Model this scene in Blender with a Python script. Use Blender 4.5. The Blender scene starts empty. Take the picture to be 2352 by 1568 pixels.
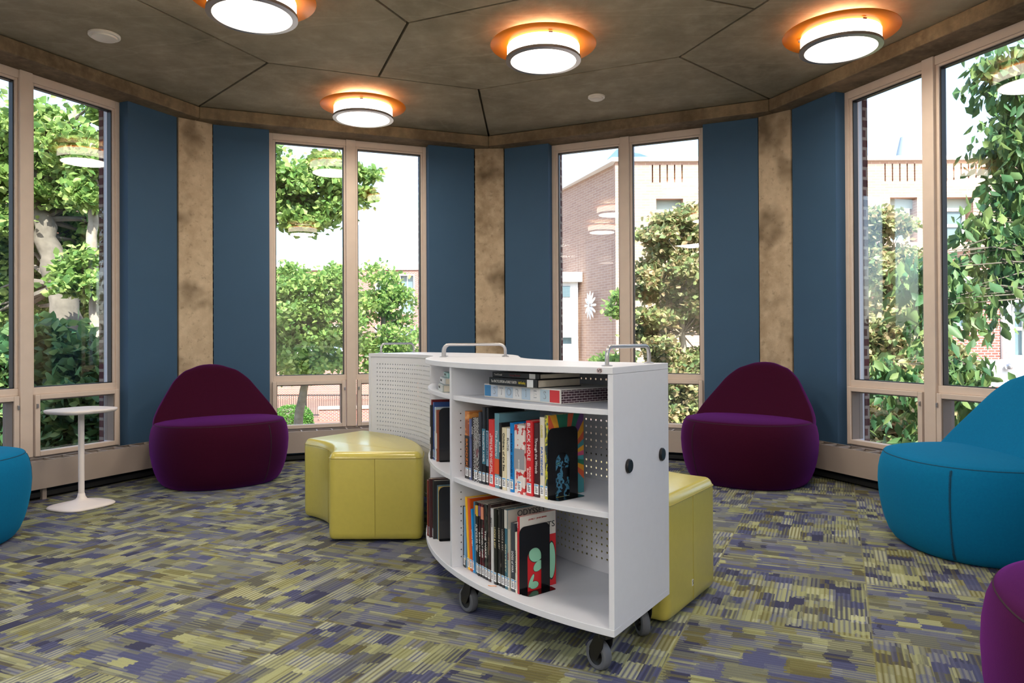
import bpy, bmesh, math, random
from math import sin, cos, pi, radians, sqrt, atan2, hypot
from mathutils import Vector, Matrix
random.seed(7)
S = bpy.context.scene
COL = S.collection
R = radians

# ------------------------------------------------------------------ camera
CAM = Vector((0.41312, -3.58441, 1.05)); YAW, PITCH, ROLL = 0.02422, 0.00619, -0.00506
FPX, SX, SY = 1665.66, 8.069, -15.45
_r = Vector((cos(YAW), sin(YAW), 0)); _f = Vector((-sin(YAW), cos(YAW), 0)); _u = Vector((0, 0, 1))
_f, _u = _f*cos(PITCH)+_u*sin(PITCH), _u*cos(PITCH)-_f*sin(PITCH)
_r, _u = _r*cos(ROLL)+_u*sin(ROLL), _u*cos(ROLL)-_r*sin(ROLL)
cd = bpy.data.cameras.new('camera'); cam = bpy.data.objects.new('camera', cd); COL.objects.link(cam)
cam.matrix_world = Matrix(((_r.x, _u.x, -_f.x, CAM.x), (_r.y, _u.y, -_f.y, CAM.y), (_r.z, _u.z, -_f.z, CAM.z), (0, 0, 0, 1)))
cd.sensor_width = 36; cd.sensor_fit = 'HORIZONTAL'; cd.lens = FPX/2352*36
cd.shift_x = -SX/2352; cd.shift_y = SY/2352; cd.clip_end = 500; cd.clip_start = .05
S.camera = cam
def far_point(px, py, depth):      # a place in the world seen in that direction, that many metres away
    return CAM + (_f + _r*((px-1176-SX)/FPX) - _u*((py-784-SY)/FPX))*depth

# ------------------------------------------------------------------ light
w = bpy.data.worlds.new('sky'); S.world = w; w.use_nodes = True
nt = w.node_tree; bg = nt.nodes['Background']
sk = nt.nodes.new('ShaderNodeTexSky'); sk.sky_type = 'NISHITA'; sk.sun_disc = False
sk.sun_elevation = R(48); sk.sun_rotation = R(165); sk.air_density = 1.0; sk.dust_density = 1.6; sk.ozone_density = 1.0
nt.links.new(sk.outputs[0], bg.inputs[0]); bg.inputs[1].default_value = 0.30
SUN_DIR = Vector((.30, -.95, 1.05)).normalized()
sd = bpy.data.lights.new('sun', 'SUN'); sd.energy = 7.0; sd.angle = R(.6); sd.color = (1, .94, .84)
so = bpy.data.objects.new('sun', sd); COL.objects.link(so); so.rotation_euler = SUN_DIR.to_track_quat('Z', 'Y').to_euler()
S.view_settings.view_transform = 'Standard'; S.view_settings.look = 'None'
S.view_settings.exposure = 1.15; S.view_settings.gamma = 1; S.view_settings.use_curve_mapping = False
LAMP = 2.3            # glow of the drum lamps
LAMPCOL = (1, .87, .70); LAMPW = 6.5

# ------------------------------------------------------------------ materials
def lin(c):
    return tuple(((x/255)/12.92 if x/255 <= .04045 else ((x/255+.055)/1.055)**2.4) for x in c)
_m = {}
def mat(name, rgb, rough=.5, metal=0, spec=.5, noise=0, nscale=8, bump=0, bscale=60, sheen=0, sheen_tint=None, coat=0, emit=None, estr=0, trans=0):
    if name in _m: return _m[name]
    m = bpy.data.materials.new(name); m.use_nodes = True; nt = m.node_tree; b = nt.nodes['Principled BSDF']
    c = lin(rgb) if max(rgb) > 1 else rgb
    b.inputs['Base Color'].default_value = (*c, 1); b.inputs['Roughness'].default_value = rough
    b.inputs['Metallic'].default_value = metal; b.inputs['Specular IOR Level'].default_value = spec
    if sheen: 
        b.inputs['Sheen Weight'].default_value = sheen; b.inputs['Sheen Roughness'].default_value = .45
        if sheen_tint: b.inputs['Sheen Tint'].default_value = (*lin(sheen_tint), 1)
    if coat: b.inputs['Coat Weight'].default_value = coat; b.inputs['Coat Roughness'].default_value = .15
    if emit: b.inputs['Emission Color'].default_value = (*emit, 1); b.inputs['Emission Strength'].default_value = estr
    tc = nt.nodes.new('ShaderNodeTexCoord')
    if noise:
        n = nt.nodes.new('ShaderNodeTexNoise'); n.inputs['Scale'].default_value = nscale; n.inputs['Detail'].default_value = 6
        nt.links.new(tc.outputs['Object'], n.inputs['Vector'])
        mr = nt.nodes.new('ShaderNodeMapRange'); mr.inputs[1].default_value = .3; mr.inputs[2].default_value = .7
        mr.inputs[3].default_value = 1-noise; mr.inputs[4].default_value = 1+noise
        nt.links.new(n.outputs[0], mr.inputs[0])
        v = nt.nodes.new('ShaderNodeVectorMath'); v.operation = 'SCALE'; v.inputs[0].default_value = c
        nt.links.new(mr.outputs[0], v.inputs['Scale']); nt.links.new(v.outputs[0], b.inputs['Base Color'])
    if bump:
        n = nt.nodes.new('ShaderNodeTexNoise'); n.inputs['Scale'].default_value = bscale; n.inputs['Detail'].default_value = 4
        nt.links.new(tc.outputs['Object'], n.inputs['Vector'])
        bp = nt.nodes.new('ShaderNodeBump'); bp.inputs['Strength'].default_value = bump; bp.inputs['Distance'].default_value = .01
        nt.links.new(n.outputs[0], bp.inputs['Height']); nt.links.new(bp.outputs[0], b.inputs['Normal'])
    _m[name] = m; return m
class NB:      # small node helper
    def __init__(s, name):
        s.m = bpy.data.materials.new(name); s.m.use_nodes = True; s.t = s.m.node_tree; s.b = s.t.nodes['Principled BSDF']; _m[name] = s.m
        s.out = s.t.nodes['Material Output']
    def n(s, kind, **kw):
        x = s.t.nodes.new('ShaderNode'+kind)
        for k, v in kw.items(): setattr(x, k, v)
        return x
    def put(s, sock, v):
        if v is None: return
        if isinstance(v, bpy.types.NodeSocket): s.t.links.new(v, sock)
        else: sock.default_value = v
    def math(s, op, a, b=None, c=None):
        x = s.n('Math', operation=op); s.put(x.inputs[0], a); s.put(x.inputs[1], b); s.put(x.inputs[2], c); return x.outputs[0]
    def xyz(s, v):
        x = s.n('SeparateXYZ'); s.put(x.inputs[0], v); return x.outputs
    def comb(s, a, b, c=0.0):
        x = s.n('CombineXYZ'); s.put(x.inputs[0], a); s.put(x.inputs[1], b); s.put(x.inputs[2], c); return x.outputs[0]
    def noise(s, v, scale, detail=4, rough=.5, dim='3D'):
        x = s.n('TexNoise', noise_dimensions=dim); s.put(x.inputs['Vector'], v); x.inputs['Scale'].default_value = scale
        x.inputs['Detail'].default_value = detail; x.inputs['Roughness'].default_value = rough; return x.outputs[0]
    def white(s, v):
        x = s.n('TexWhiteNoise', noise_dimensions='3D'); s.put(x.inputs['Vector'], v); return x.outputs['Value']
    def ramp(s, f, stops, interp='LINEAR'):
        x = s.n('ValToRGB'); x.color_ramp.interpolation = interp; e = x.color_ramp.elements
        while len(e) > 1: e.remove(e[0])
        e[0].position = stops[0][0]; e[0].color = (*stops[0][1], 1)
        for p, c in stops[1:]:
            k = e.new(p); k.color = (*c, 1)
        s.put(x.inputs[0], f); return x.outputs[0]
    def mix(s, f, a, b, mode='MIX'):
        x = s.n('MixRGB', blend_type=mode); s.put(x.inputs[0], f)
        s.put(x.inputs[1], (*a, 1) if isinstance(a, tuple) else a); s.put(x.inputs[2], (*b, 1) if isinstance(b, tuple) else b); return x.outputs[0]
    def bump(s, h, strength=.3, dist=.01):
        x = s.n('Bump'); x.inputs['Strength'].default_value = strength; x.inputs['Distance'].default_value = dist
        s.put(x.inputs['Height'], h); s.t.links.new(x.outputs[0], s.b.inputs['Normal'])
    def base(s, c): s.put(s.b.inputs['Base Color'], c)
    def coord(s, which='Object'):
        return s.n('TexCoord').outputs[which]

def carpet():
    k = NB('carpet'); k.b.inputs['Roughness'].default_value = .95; k.b.inputs['Specular IOR Level'].default_value = .1
    p = k.xyz(k.coord('Object')); X, Y = p[0], p[1]
    c, s = cos(R(67.5)), sin(R(67.5)); T = .62
    u = k.math('DIVIDE', k.math('SUBTRACT', k.math('ADD', k.math('MULTIPLY', X, c), k.math('MULTIPLY', Y, s)), .28), T)
    v = k.math('DIVIDE', k.math('SUBTRACT', k.math('MULTIPLY', X, s), k.math('MULTIPLY', Y, c)), T)
    iu, iv = k.math('FLOOR', u), k.math('FLOOR', v)
    fu, fv = k.math('SUBTRACT', u, iu), k.math('SUBTRACT', v, iv)
    par = k.math('MODULO', k.math('ADD', k.math('ADD', iu, iv), 100.0), 2.0)
    def pick(a, b):  # par ? b : a
        return k.math('ADD', a, k.math('MULTIPLY', par, k.math('SUBTRACT', b, a)))
    a = pick(fv, fu); b = pick(fu, fv)           # a: along the yarn lines, b: across them
    seed = k.math('ADD', k.math('MULTIPLY', iu, 7.31), k.math('MULTIPLY', iv, 3.77))
    lines = 70.0
    row = k.math('FLOOR', k.math('MULTIPLY', b, lines))
    jag = k.math('MULTIPLY', k.math('SUBTRACT', k.white(k.comb(row, seed, 1.0)), .5), .022)
    aj = k.math('ADD', a, jag)
    def patches(na, nb, z):
        ib = k.math('FLOOR', k.math('ADD', k.math('MULTIPLY', b, nb), k.math('MULTIPLY', k.noise(k.comb(a, seed, z), 2.5, 1), .25)))
        off = k.white(k.comb(ib, seed, z+.5))
        ia = k.math('FLOOR', k.math('ADD', k.math('MULTIPLY', aj, na), k.math('MULTIPLY', off, 3.0)))
        return k.white(k.comb(k.math('ADD', ia, k.math('MULTIPLY', ib, 13.0)), seed, z+.9))
    p1 = patches(4.6, 5.0, 2.0); p2 = patches(8.0, 11.0, 5.0); p3 = patches(3.6, 35.0, 8.0)
    pal = [(0, lin((86, 91, 124))), (.22, lin((106, 110, 118))), (.38, lin((62, 64, 88))), (.49, lin((140, 144, 104))),
           (.57, lin((102, 103, 84))), (.67, lin((94, 98, 126))), (.79, lin((118, 121, 104))), (.87, lin((108, 104, 66))), (.94, lin((160, 164, 122)))]
    c1 = k.ramp(p1, pal, 'CONSTANT'); c2 = k.ramp(p2, pal, 'CONSTANT'); c3 = k.ramp(p3, pal, 'CONSTANT')
    sel = k.math('GREATER_THAN', k.white(k.comb(p1, seed, 4.4)), .45)
    col = k.mix(sel, c1, c2)
    col = k.mix(k.math('MULTIPLY', k.math('GREATER_THAN', p3, .70), .7), col, c3)
    # yarn rows: every other row dark or pale, stronger on the quarter-turned tiles
    tri = k.math('PINGPONG', k.math('MULTIPLY', b, lines), 1.0)
    tri = k.math('SMOOTH_MIN', k.math('MULTIPLY', tri, 1.3), 1.0, .3)
    alt = k.ramp(k.white(k.comb(p2, seed, 3.3)), [(0, lin((158, 162, 122))), (.36, lin((62, 64, 88))), (.80, lin((180, 184, 152)))], 'CONSTANT')
    amp = k.math('MULTIPLY', k.math('ADD', .34, k.math('MULTIPLY', par, .30)), k.math('ADD', .45, k.white(k.comb(p1, seed, 6.6))))
    col = k.mix(k.math('MULTIPLY', tri, amp), col, alt)
    edge = k.math('MINIMUM', k.math('MINIMUM', a, b), k.math('MINIMUM', k.math('SUBTRACT', 1.0, a), k.math('SUBTRACT', 1.0, b)))
    col = k.mix(k.math('MULTIPLY', k.math('LESS_THAN', edge, .006), .3), col, lin((150, 148, 84)))
    g = k.noise(k.coord('Object'), 420, 2); big = k.noise(k.coord('Object'), 1.1, 3)
    br = k.math('MULTIPLY', k.math('ADD', .62, k.math('MULTIPLY', g, .76)), k.math('ADD', .9, k.math('MULTIPLY', big, .2)))
    x = k.n('VectorMath', operation='SCALE'); k.put(x.inputs[0], col); k.put(x.inputs['Scale'], br)
    k.base(x.outputs[0]); k.bump(k.math('ADD', g, tri), .35, .004)
    return k.m
def concrete(name, base, dark, light, scale=1.2, stain=0.0, rough=.85):
    k = NB(name); k.b.inputs['Roughness'].default_value = rough; k.b.inputs['Specular IOR Level'].default_value = .25
    v = k.coord('Object')
    st = k.n('Mapping'); k.put(st.inputs[0], v); st.inputs['Scale'].default_value = (1, 1, .35) if stain else (1, 1, 1)
    n1 = k.noise(st.outputs[0], scale, 8, .62); n2 = k.noise(v, scale*9, 6, .6); n3 = k.noise(v, scale*60, 3)
    c = k.ramp(n1, [(.3, lin(dark)), (.5, lin(base)), (.68, lin(light))])
    c = k.mix(k.math('MULTIPLY', n2, .55), c, k.ramp(n2, [(.35, lin(dark)), (.65, lin(light))]))
    if stain:
        n4 = k.noise(v, 2.6, 3, .5); mr = k.ramp(n4, [(.52, (0, 0, 0)), (.68, (1, 1, 1))])
        n5 = k.ramp(k.noise(v, 24, 6, .7), [(.56, (0, 0, 0)), (.66, (1, 1, 1))])
        c = k.mix(k.math('MULTIPLY', mr, stain), c, lin((96, 80, 60))); c = k.mix(k.math('MULTIPLY', n5, stain*.35), c, lin((80, 66, 50)))
    else:   # fine pale scratches left by the formwork
        wv = k.n('TexVoronoi', feature='DISTANCE_TO_EDGE'); mp = k.n('Mapping'); k.put(mp.inputs[0], v); mp.inputs['Scale'].default_value = (.6, 3.4, 1); mp.inputs['Rotation'].default_value = (0, 0, .6)
        nn = k.n('MixRGB'); nn.inputs[0].default_value = .12; k.put(nn.inputs[1], mp.outputs[0]); k.put(nn.inputs[2], k.noise(v, 3, 4))
        k.t.links.new(nn.outputs[0], wv.inputs['Vector']); wv.inputs['Scale'].default_value = .8
        ln = k.ramp(wv.outputs['Distance'], [(0, (1, 1, 1)), (.012, (0, 0, 0))])
        c = k.mix(k.math('MULTIPLY', ln, k.math('MULTIPLY', n2, .5)), c, lin((190, 178, 155)))
    k.base(c); k.bump(k.math('ADD', n2, n3), .25, .006)
    return k.m
def brick(name, c1, c2, mortar, scale=1.0, bw=.2, bh=.075, ms=.012):
    k = NB(name); k.b.inputs['Roughness'].default_value = .9
    v = k.coord('Object'); p = k.xyz(v); g = k.n('NewGeometry'); nn = k.xyz(g.outputs['Normal'])
    # lay the courses on whichever face is seen: horizontal run = x + y
    h = k.math('ADD', p[0], p[1])
    b = k.n('TexBrick'); k.put(b.inputs['Vector'], k.comb(h, p[2], 0.0)); b.inputs['Scale'].default_value = scale
    b.inputs['Brick Width'].default_value = bw; b.inputs['Row Height'].default_value = bh; b.inputs['Mortar Size'].default_value = ms
    b.inputs['Color1'].default_value = (*lin(c1), 1); b.inputs['Color2'].default_value = (*lin(c2), 1); b.inputs['Mortar'].default_value = (*lin(mortar), 1)
    k.base(k.mix(k.math('MULTIPLY', k.noise(v, 1.5, 5), .35), b.outputs[0], lin(c2))); return k.m
def leaf(name, a, b, c, trans=.45):
    k = NB(name); v = k.coord('Object')
    oi = k.n('NewGeometry').outputs['Random Per Island']
    col = k.ramp(oi, [(0, lin(a)), (.5, lin(b)), (1, lin(c))])
    k.base(col); k.b.inputs['Roughness'].default_value = .5
    t = k.n('BsdfTranslucent'); k.put(t.inputs[0], k.mix(.5, col, lin(c))); mx = k.n('MixShader'); mx.inputs[0].default_value = trans
    k.t.links.new(k.b.outputs[0], mx.inputs[1]); k.t.links.new(t.outputs[0], mx.inputs[2]); k.t.links.new(mx.outputs[0], k.out.inputs[0]); return k.m
def glass_mat():
    k = NB('window_glass'); f = k.n('LayerWeight'); sch = k.math('ADD', .055, k.math('MULTIPLY', .9, k.math('POWER', f.outputs['Facing'], 4.0)))
    f.inputs[0].default_value = .5
    tr = k.n('BsdfTransparent'); tr.inputs[0].default_value = (.97, .985, .98, 1); gl = k.n('BsdfGlossy'); gl.inputs['Roughness'].default_value = 0.0
    gl.inputs[0].default_value = (1, 1, 1, 1)
    mx = k.n('MixShader'); k.put(mx.inputs[0], sch); k.t.links.new(tr.outputs[0], mx.inputs[1]); k.t.links.new(gl.outputs[0], mx.inputs[2])
    k.t.links.new(mx.outputs[0], k.out.inputs[0]); return k.m
def perforated(name, RI):
    k = NB(name); k.base((*lin((216, 219, 228)), 1)); k.b.inputs['Roughness'].default_value = .4
    p = k.xyz(k.coord('Object'))
    s = k.math('MULTIPLY', k.math('ARCTAN2', p[1], k.math('ADD', p[0], 1.39)), RI)
    D = .0262
    def cell(x):
        q = k.math('DIVIDE', x, D); return k.math('MULTIPLY', k.math('SUBTRACT', k.math('SUBTRACT', q, k.math('FLOOR', q)), .5), D)
    z = k.math('SUBTRACT', p[2], .018)
    d = k.math('SQRT', k.math('ADD', k.math('POWER', cell(s), 2.0), k.math('POWER', cell(z), 2.0)))
    hole = k.math('LESS_THAN', d, .0042)
    ok = k.math('MULTIPLY', k.math('LESS_THAN', k.math('ABSOLUTE', s), RI*R(30)-.055), k.math('MULTIPLY', k.math('LESS_THAN', p[2], .905), k.math('GREATER_THAN', p[2], .2)))
    hole = k.math('MULTIPLY', hole, ok)
    tr = k.n('BsdfTransparent'); mx = k.n('MixShader'); k.put(mx.inputs[0], hole); k.t.links.new(k.b.outputs[0], mx.inputs[1]); k.t.links.new(tr.outputs[0], mx.inputs[2])
    k.t.links.new(mx.outputs[0], k.out.inputs[0]); return k.m
def acrylic():
    k = NB('orange_acrylic'); k.base((1, .36, .015, 1)); k.b.inputs['Roughness'].default_value = .3
    t = k.n('BsdfTranslucent'); t.inputs[0].default_value = (1, .42, .03, 1); mx = k.n('MixShader'); mx.inputs[0].default_value = .28
    k.t.links.new(k.b.outputs[0], mx.inputs[1]); k.t.links.new(t.outputs[0], mx.inputs[2]); k.t.links.new(mx.outputs[0], k.out.inputs[0]); return k.m
def print_mat(name, fn, rough=.35):
    k = NB(name); k.b.inputs['Roughness'].default_value = rough; k.base(fn(k)); return k.m

M_CARPET = carpet()
M_CEIL = concrete('ceiling_concrete', (156, 147, 126), (118, 111, 92), (182, 172, 150), .8)
M_BEAM = concrete('beam_concrete', (124, 107, 86), (84, 72, 56), (158, 138, 110), 2.4, .45)
M_COLC = concrete('column_concrete', (190, 170, 144), (144, 124, 98), (212, 194, 168), 1.5, .85)
M_BLUE = mat('blue_paint', (54, 88, 120), .75, noise=.03, nscale=3, bump=.06, bscale=220)
M_FRAME = mat('window_frame_paint', (218, 202, 190), .45, noise=.03, nscale=12)
M_ALU = mat('pale_aluminium', (205, 212, 222), .4)
M_GASK = mat('black_gasket', (22, 24, 26), .5)
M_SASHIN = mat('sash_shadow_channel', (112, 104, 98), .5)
M_GLASS = glass_mat()
M_CONV = mat('convector_enamel', (172, 160, 152), .42, noise=.02, nscale=5)
M_FIN = mat('dark_fins', (62, 56, 54), .6)
M_DARK = mat('dark_metal_base', (40, 42, 44), .5)
M_WHITE = mat('white_laminate', (212, 216, 226), .38, noise=.012, nscale=30)
M_OFFW = mat('off_white_paint', (214, 208, 198), .7)
M_PERF = perforated('white_perforated_steel', 1.17)
M_STEEL = mat('brushed_steel', (178, 178, 182), .32, metal=.85)
M_BLACK = mat('black_plastic', (18, 18, 20), .35)
M_BLKST = mat('black_enamelled_steel', (10, 10, 12), .16, coat=.3)
M_TYRE = mat('grey_rubber_tyre', (92, 96, 104), .55)
M_YEL = mat('yellow_green_vinyl', (186, 176, 84), .30, noise=.03, nscale=40, bump=.03, bscale=400, coat=.35)
M_YELS = mat('yellow_seam', (158, 146, 60), .5)
M_TEAL = mat('teal_wool_felt', (0, 106, 154), .9, noise=.05, nscale=90, bump=.1, bscale=500, sheen=.25, sheen_tint=(40, 180, 230), spec=.15)
M_TSTI = mat('dark_teal_thread', (0, 58, 84), .9)
M_PUR = mat('plum_wool_felt', (52, 10, 30), .95, noise=.06, nscale=90, bump=.1, bscale=500, sheen=.6, sheen_tint=(140, 55, 175), spec=.08)
M_PSTI = mat('dark_plum_thread', (40, 8, 32), .9)
M_POWD = mat('white_powder_coat', (232, 226, 226), .45)
M_ORAN = acrylic()
M_DRUM = mat('opal_glass_lit', (255, 250, 240), .3, emit=LAMPCOL, estr=LAMP)
M_PLAST = mat('white_plastic', (225, 222, 214), .45)
M_BRD = brick('dark_red_brick', (92, 50, 48), (70, 38, 40), (150, 140, 130))
M_BRR = brick('red_brick', (150, 84, 70), (122, 66, 58), (190, 176, 160))
M_BRT = brick('tan_brick', (174, 142, 122), (160, 128, 112), (186, 166, 150), bw=.3, bh=.095, ms=.012)
M_TRIMW = mat('white_painted_trim', (225, 225, 222), .6)
M_PANE = mat('far_window_pane', (96, 116, 124), .12)
M_MULCH = mat('mulch_ground', (128, 98, 86), .95, noise=.15, nscale=.6)
M_PATH = mat('pale_paving', (156, 146, 136), .9, noise=.06, nscale=1)
M_BARK = mat('grey_bark', (104, 99, 90), .95, noise=.3, nscale=6, bump=.5, bscale=14)
M_BARKP = mat('pale_bark', (150, 142, 128), .95, noise=.25, nscale=8, bump=.3, bscale=20)
L_OAK = leaf('oak_leaves', (66, 108, 52), (116, 154, 76), (172, 194, 116))
L_DOG = leaf('dogwood_leaves', (44, 88, 58), (72, 118, 72), (140, 164, 98), .4)
L_AUT = leaf('turning_leaves', (80, 112, 70), (150, 168, 108), (196, 172, 136), .45)
L_HEDGE = leaf('hedge_leaves', (60, 106, 46), (84, 136, 58), (120, 168, 80))

# ------------------------------------------------------------------ mesh helpers
class MB:
    def __init__(s): s.v = []; s.f = []; s.mi = []; s.cur = 0
    def add(s, vs, fs, T=None):
        o = len(s.v)
        s.v += [tuple(T @ Vector(v)) if T else tuple(v) for v in vs]
        s.f += [tuple(i+o for i in f) for f in fs]; s.mi += [s.cur]*len(fs); return s
    def box(s, x0, x1, y0, y1, z0, z1, T=None):
        return s.add([(x, y, z) for z in (z0, z1) for y in (y0, y1) for x in (x0, x1)],
                     [(0, 2, 3, 1), (4, 5, 7, 6), (0, 1, 5, 4), (2, 6, 7, 3), (0, 4, 6, 2), (1, 3, 7, 5)], T)
    def prism(s, poly, z0, z1, T=None):
        n = len(poly); a = sum(poly[i][0]*poly[(i+1) % n][1]-poly[(i+1) % n][0]*poly[i][1] for i in range(n))
        if a < 0: poly = poly[::-1]
        return s.add([(x, y, z0) for x, y in poly]+[(x, y, z1) for x, y in poly],
                     [tuple(range(n))[::-1], tuple(range(n, 2*n))]+[(i, (i+1) % n, n+(i+1) % n, n+i) for i in range(n)], T)
    def loft(s, rings, caps=True, closed=True, T=None):
        n = len(rings[0]); vs = [p for r in rings for p in r]; fs = []
        for k in range(len(rings)-1):
            for i in range(n if closed else n-1):
                j = (i+1) % n; fs.append((k*n+i, k*n+j, (k+1)*n+j, (k+1)*n+i))
        if caps: fs.append(tuple(range(n))[::-1]); fs.append(tuple(range((len(rings)-1)*n, len(rings)*n)))
        return s.add(vs, fs, T)
    def lathe(s, prof, seg=32, T=None, c=(0, 0), caps=True):
        return s.loft([[(c[0]+r*cos(2*pi*i/seg), c[1]+r*sin(2*pi*i/seg), z) for i in range(seg)] for r, z in prof], caps, True, T)
    def tube(s, pts, rad, seg=8, T=None, closed=False):
        pts = [Vector(p) for p in pts]; n = len(pts); rs = rad if isinstance(rad, (list, tuple)) else [rad]*n
        rings = []; up = None
        for i in range(n):
            if closed: d = pts[(i+1) % n]-pts[i-1]
            else: d = pts[min(i+1, n-1)]-pts[max(i-1, 0)]
            d.normalize()
            if up is None: up = Vector((0, 0, 1)) if abs(d.z) < .9 else Vector((1, 0, 0))
            a = d.cross(up)
            if a.length < 1e-5: a = d.orthogonal()
            a.normalize(); b = a.cross(d).normalized(); up = b
            rings.append([tuple(pts[i]+(a*cos(t)+b*sin(t))*rs[i]) for t in [2*pi*j/seg for j in range(seg)]])
        if closed: rings.append(rings[0]); return s.loft(rings, False, True, T)
        return s.loft(rings, True, True, T)
    def build(s, name, mats, parent=None, smooth=False, bevel=0, seg=2, loc=None, rot=None):
        me = bpy.data.meshes.new(name); me.from_pydata(s.v, [], s.f)
        mats = mats if isinstance(mats, (list, tuple)) else [mats]
        for m in mats: me.materials.append(m)
        if len(mats) > 1: me.polygons.foreach_set('material_index', s.mi)
        bm = bmesh.new(); bm.from_mesh(me); bmesh.ops.recalc_face_normals(bm, faces=bm.faces); bm.to_mesh(me); bm.free()
        if smooth:
            me.polygons.foreach_set('use_smooth', [True]*len(me.polygons))
            if smooth != 'all':
                try: me.set_sharp_from_angle(angle=R(38))
                except Exception: pass
        o = bpy.data.objects.new(name, me); COL.objects.link(o)
        if parent: o.parent = parent
        if loc: o.location = loc
        if rot: o.rotation_euler = rot
        if bevel:
            b = o.modifiers.new('bevel', 'BEVEL'); b.width = bevel; b.segments = seg; b.limit_method = 'ANGLE'; b.angle_limit = R(35); b.harden_normals = False
        return o
def empty(name, loc=(0, 0, 0), rz=0, kind=None, label=None, cat=None, group=None, parent=None):
    o = bpy.data.objects.new(name, None); COL.objects.link(o); o.location = loc; o.rotation_euler = (0, 0, rz); o.empty_display_size = .1
    if parent: o.parent = parent
    tag(o, label, cat, group, kind); return o
def tag(o, label=None, cat=None, group=None, kind=None):
    if label: o['label'] = label
    if cat: o['category'] = cat
    if group: o['group'] = group
    if kind: o['kind'] = kind
    return o
def dup(o, parent=None):
    c = o.copy(); COL.objects.link(c)
    if parent: c.parent = parent
    for ch in list(o.children): dup(ch, c)
    return c
def rounded(poly, r, n=5):
    out = []; N = len(poly)
    for i in range(N):
        p, a, b = Vector(poly[i]), Vector(poly[i-1]), Vector(poly[(i+1) % N])
        d1 = (a-p).normalized(); d2 = (b-p).normalized(); ang = d1.angle(d2)
        if ang > R(165): out.append(tuple(p)); continue
        t = min(r/math.tan(ang/2), (a-p).length*.45, (b-p).length*.45); p1 = p+d1*t; p2 = p+d2*t
        for k in range(n+1):
            s = k/n; q = p1*(1-s)**2+p*2*s*(1-s)+p2*s*s; out.append(tuple(q))
    return out
_text_jobs = []
def text(name, s, size, m, parent, loc, rot, sx=1, align='CENTER', ext=.0004, spacing=1.0, shear=0, width=None):
    cu = bpy.data.curves.new(name, 'FONT'); cu.body = s; cu.size = size; cu.extrude = ext; cu.align_x = align; cu.align_y = 'CENTER'
    cu.space_character = spacing; cu.shear = shear; cu.resolution_u = 3
    t = bpy.data.objects.new(name+'_tmp', cu); COL.objects.link(t); t.matrix_world = Matrix.Identity(4)
    _text_jobs.append((t, name, m, parent, loc, rot, sx, width))
def flush_text():
    bpy.context.view_layer.update(); dg = bpy.context.evaluated_depsgraph_get()
    for t, name, m, parent, loc, rot, sx, width in _text_jobs:
        me = bpy.data.meshes.new_from_object(t.evaluated_get(dg)); me.materials.clear(); me.materials.append(m)
        if width and len(me.vertices):
            xs = [v.co.x for v in me.vertices]; sx = width/max(1e-6, max(xs)-min(xs))
        o = bpy.data.objects.new(name, me); COL.objects.link(o); o.parent = parent; o.location = loc; o.rotation_euler = rot; o.scale = (sx, 1, 1)
        cu = t.data; bpy.data.objects.remove(t); bpy.data.curves.remove(cu)
    _text_jobs.clear()
def pol(r, a, z=None):
    return (r*cos(R(a)), r*sin(R(a))) if z is None else (r*cos(R(a)), r*sin(R(a)), z)

# ------------------------------------------------------------------ room
A, W, D, G = 3.288, .7125, .093, .451        # distance of the window plane, half window, recess, blue wall length
ZT, ZC, ZS = 2.888, 2.99, .735
WALLS = {'left': 157.5, 'back_left': 112.5, 'back_right': 67.5, 'right': 22.5, 'side_left': 202.5, 'side_right': -22.5}
KV = {k: i for i, k in enumerate(WALLS)}
def wframe(k):
    return (A*cos(R(k)), A*sin(R(k)), 0), R(k-90)
T22 = math.tan(R(22.5))
def miter(off): return (A-off)*T22
# floor: octagon plus the room the camera stands in
oct_out = [pol(3.75/cos(R(22.5)), a) for a in (0, 45, 90, 135, 180)]
poly = [pol(4.06, 0), pol(4.06, 45), pol(4.06, 90), pol(4.06, 135), pol(4.06, 180), pol(4.06, 225), (-4.6, -3.0), (-4.6, -8.2), (4.6, -8.2), (4.6, -3.0), pol(4.06, 315)]
fl = MB().prism(poly, -.12, 0).build('floor', M_CARPET); tag(fl, kind='structure')
# ceiling: concrete panels with open joints between them
V = lambda a: pol(2.027, a); Q = lambda a: pol(.90, a); Mi = lambda a: pol(2.027*cos(R(22.5)), a); O_ = lambda a: pol(3.75, a)
panels = []
for k in range(8):
    a0, a1 = 45*k, 45*k+45
    panels.append([O_(a0), O_(a1), V(a1), V(a0)])
for j in range(4):
    a = 112.5+90*j
    panels.append([Q(a), Mi(a), V(a+22.5), V(a+67.5), Mi(a+90), Q(a+90)])
panels.append([Q(112.5+90*j) for j in range(4)])
def inset(poly, d):
    n = len(poly); ar = sum(poly[i][0]*poly[(i+1) % n][1]-poly[(i+1) % n][0]*poly[i][1] for i in range(n))
    if ar < 0: poly = poly[::-1]
    out = []
    for i in range(n):
        p0, p1, p2 = Vector(poly[i-1]), Vector(poly[i]), Vector(poly[(i+1) % n])
        e1 = (p1-p0).normalized(); e2 = (p2-p1).normalized(); n1 = Vector((-e1.y, e1.x)); n2 = Vector((-e2.y, e2.x))
        b = (n1+n2); L = b.length
        if L < 1e-4: out.append(tuple(p1)); continue
        b /= L; out.append(tuple(p1+b*(d/max(.2, b.dot(n1)))))
    return out
c = MB()
for p in panels: c.prism(inset(p, .009), ZC, ZC+.05)
c.prism([pol(4.06, a) for a in range(0, 360, 45)], ZC+.05, ZC+.3)
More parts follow.
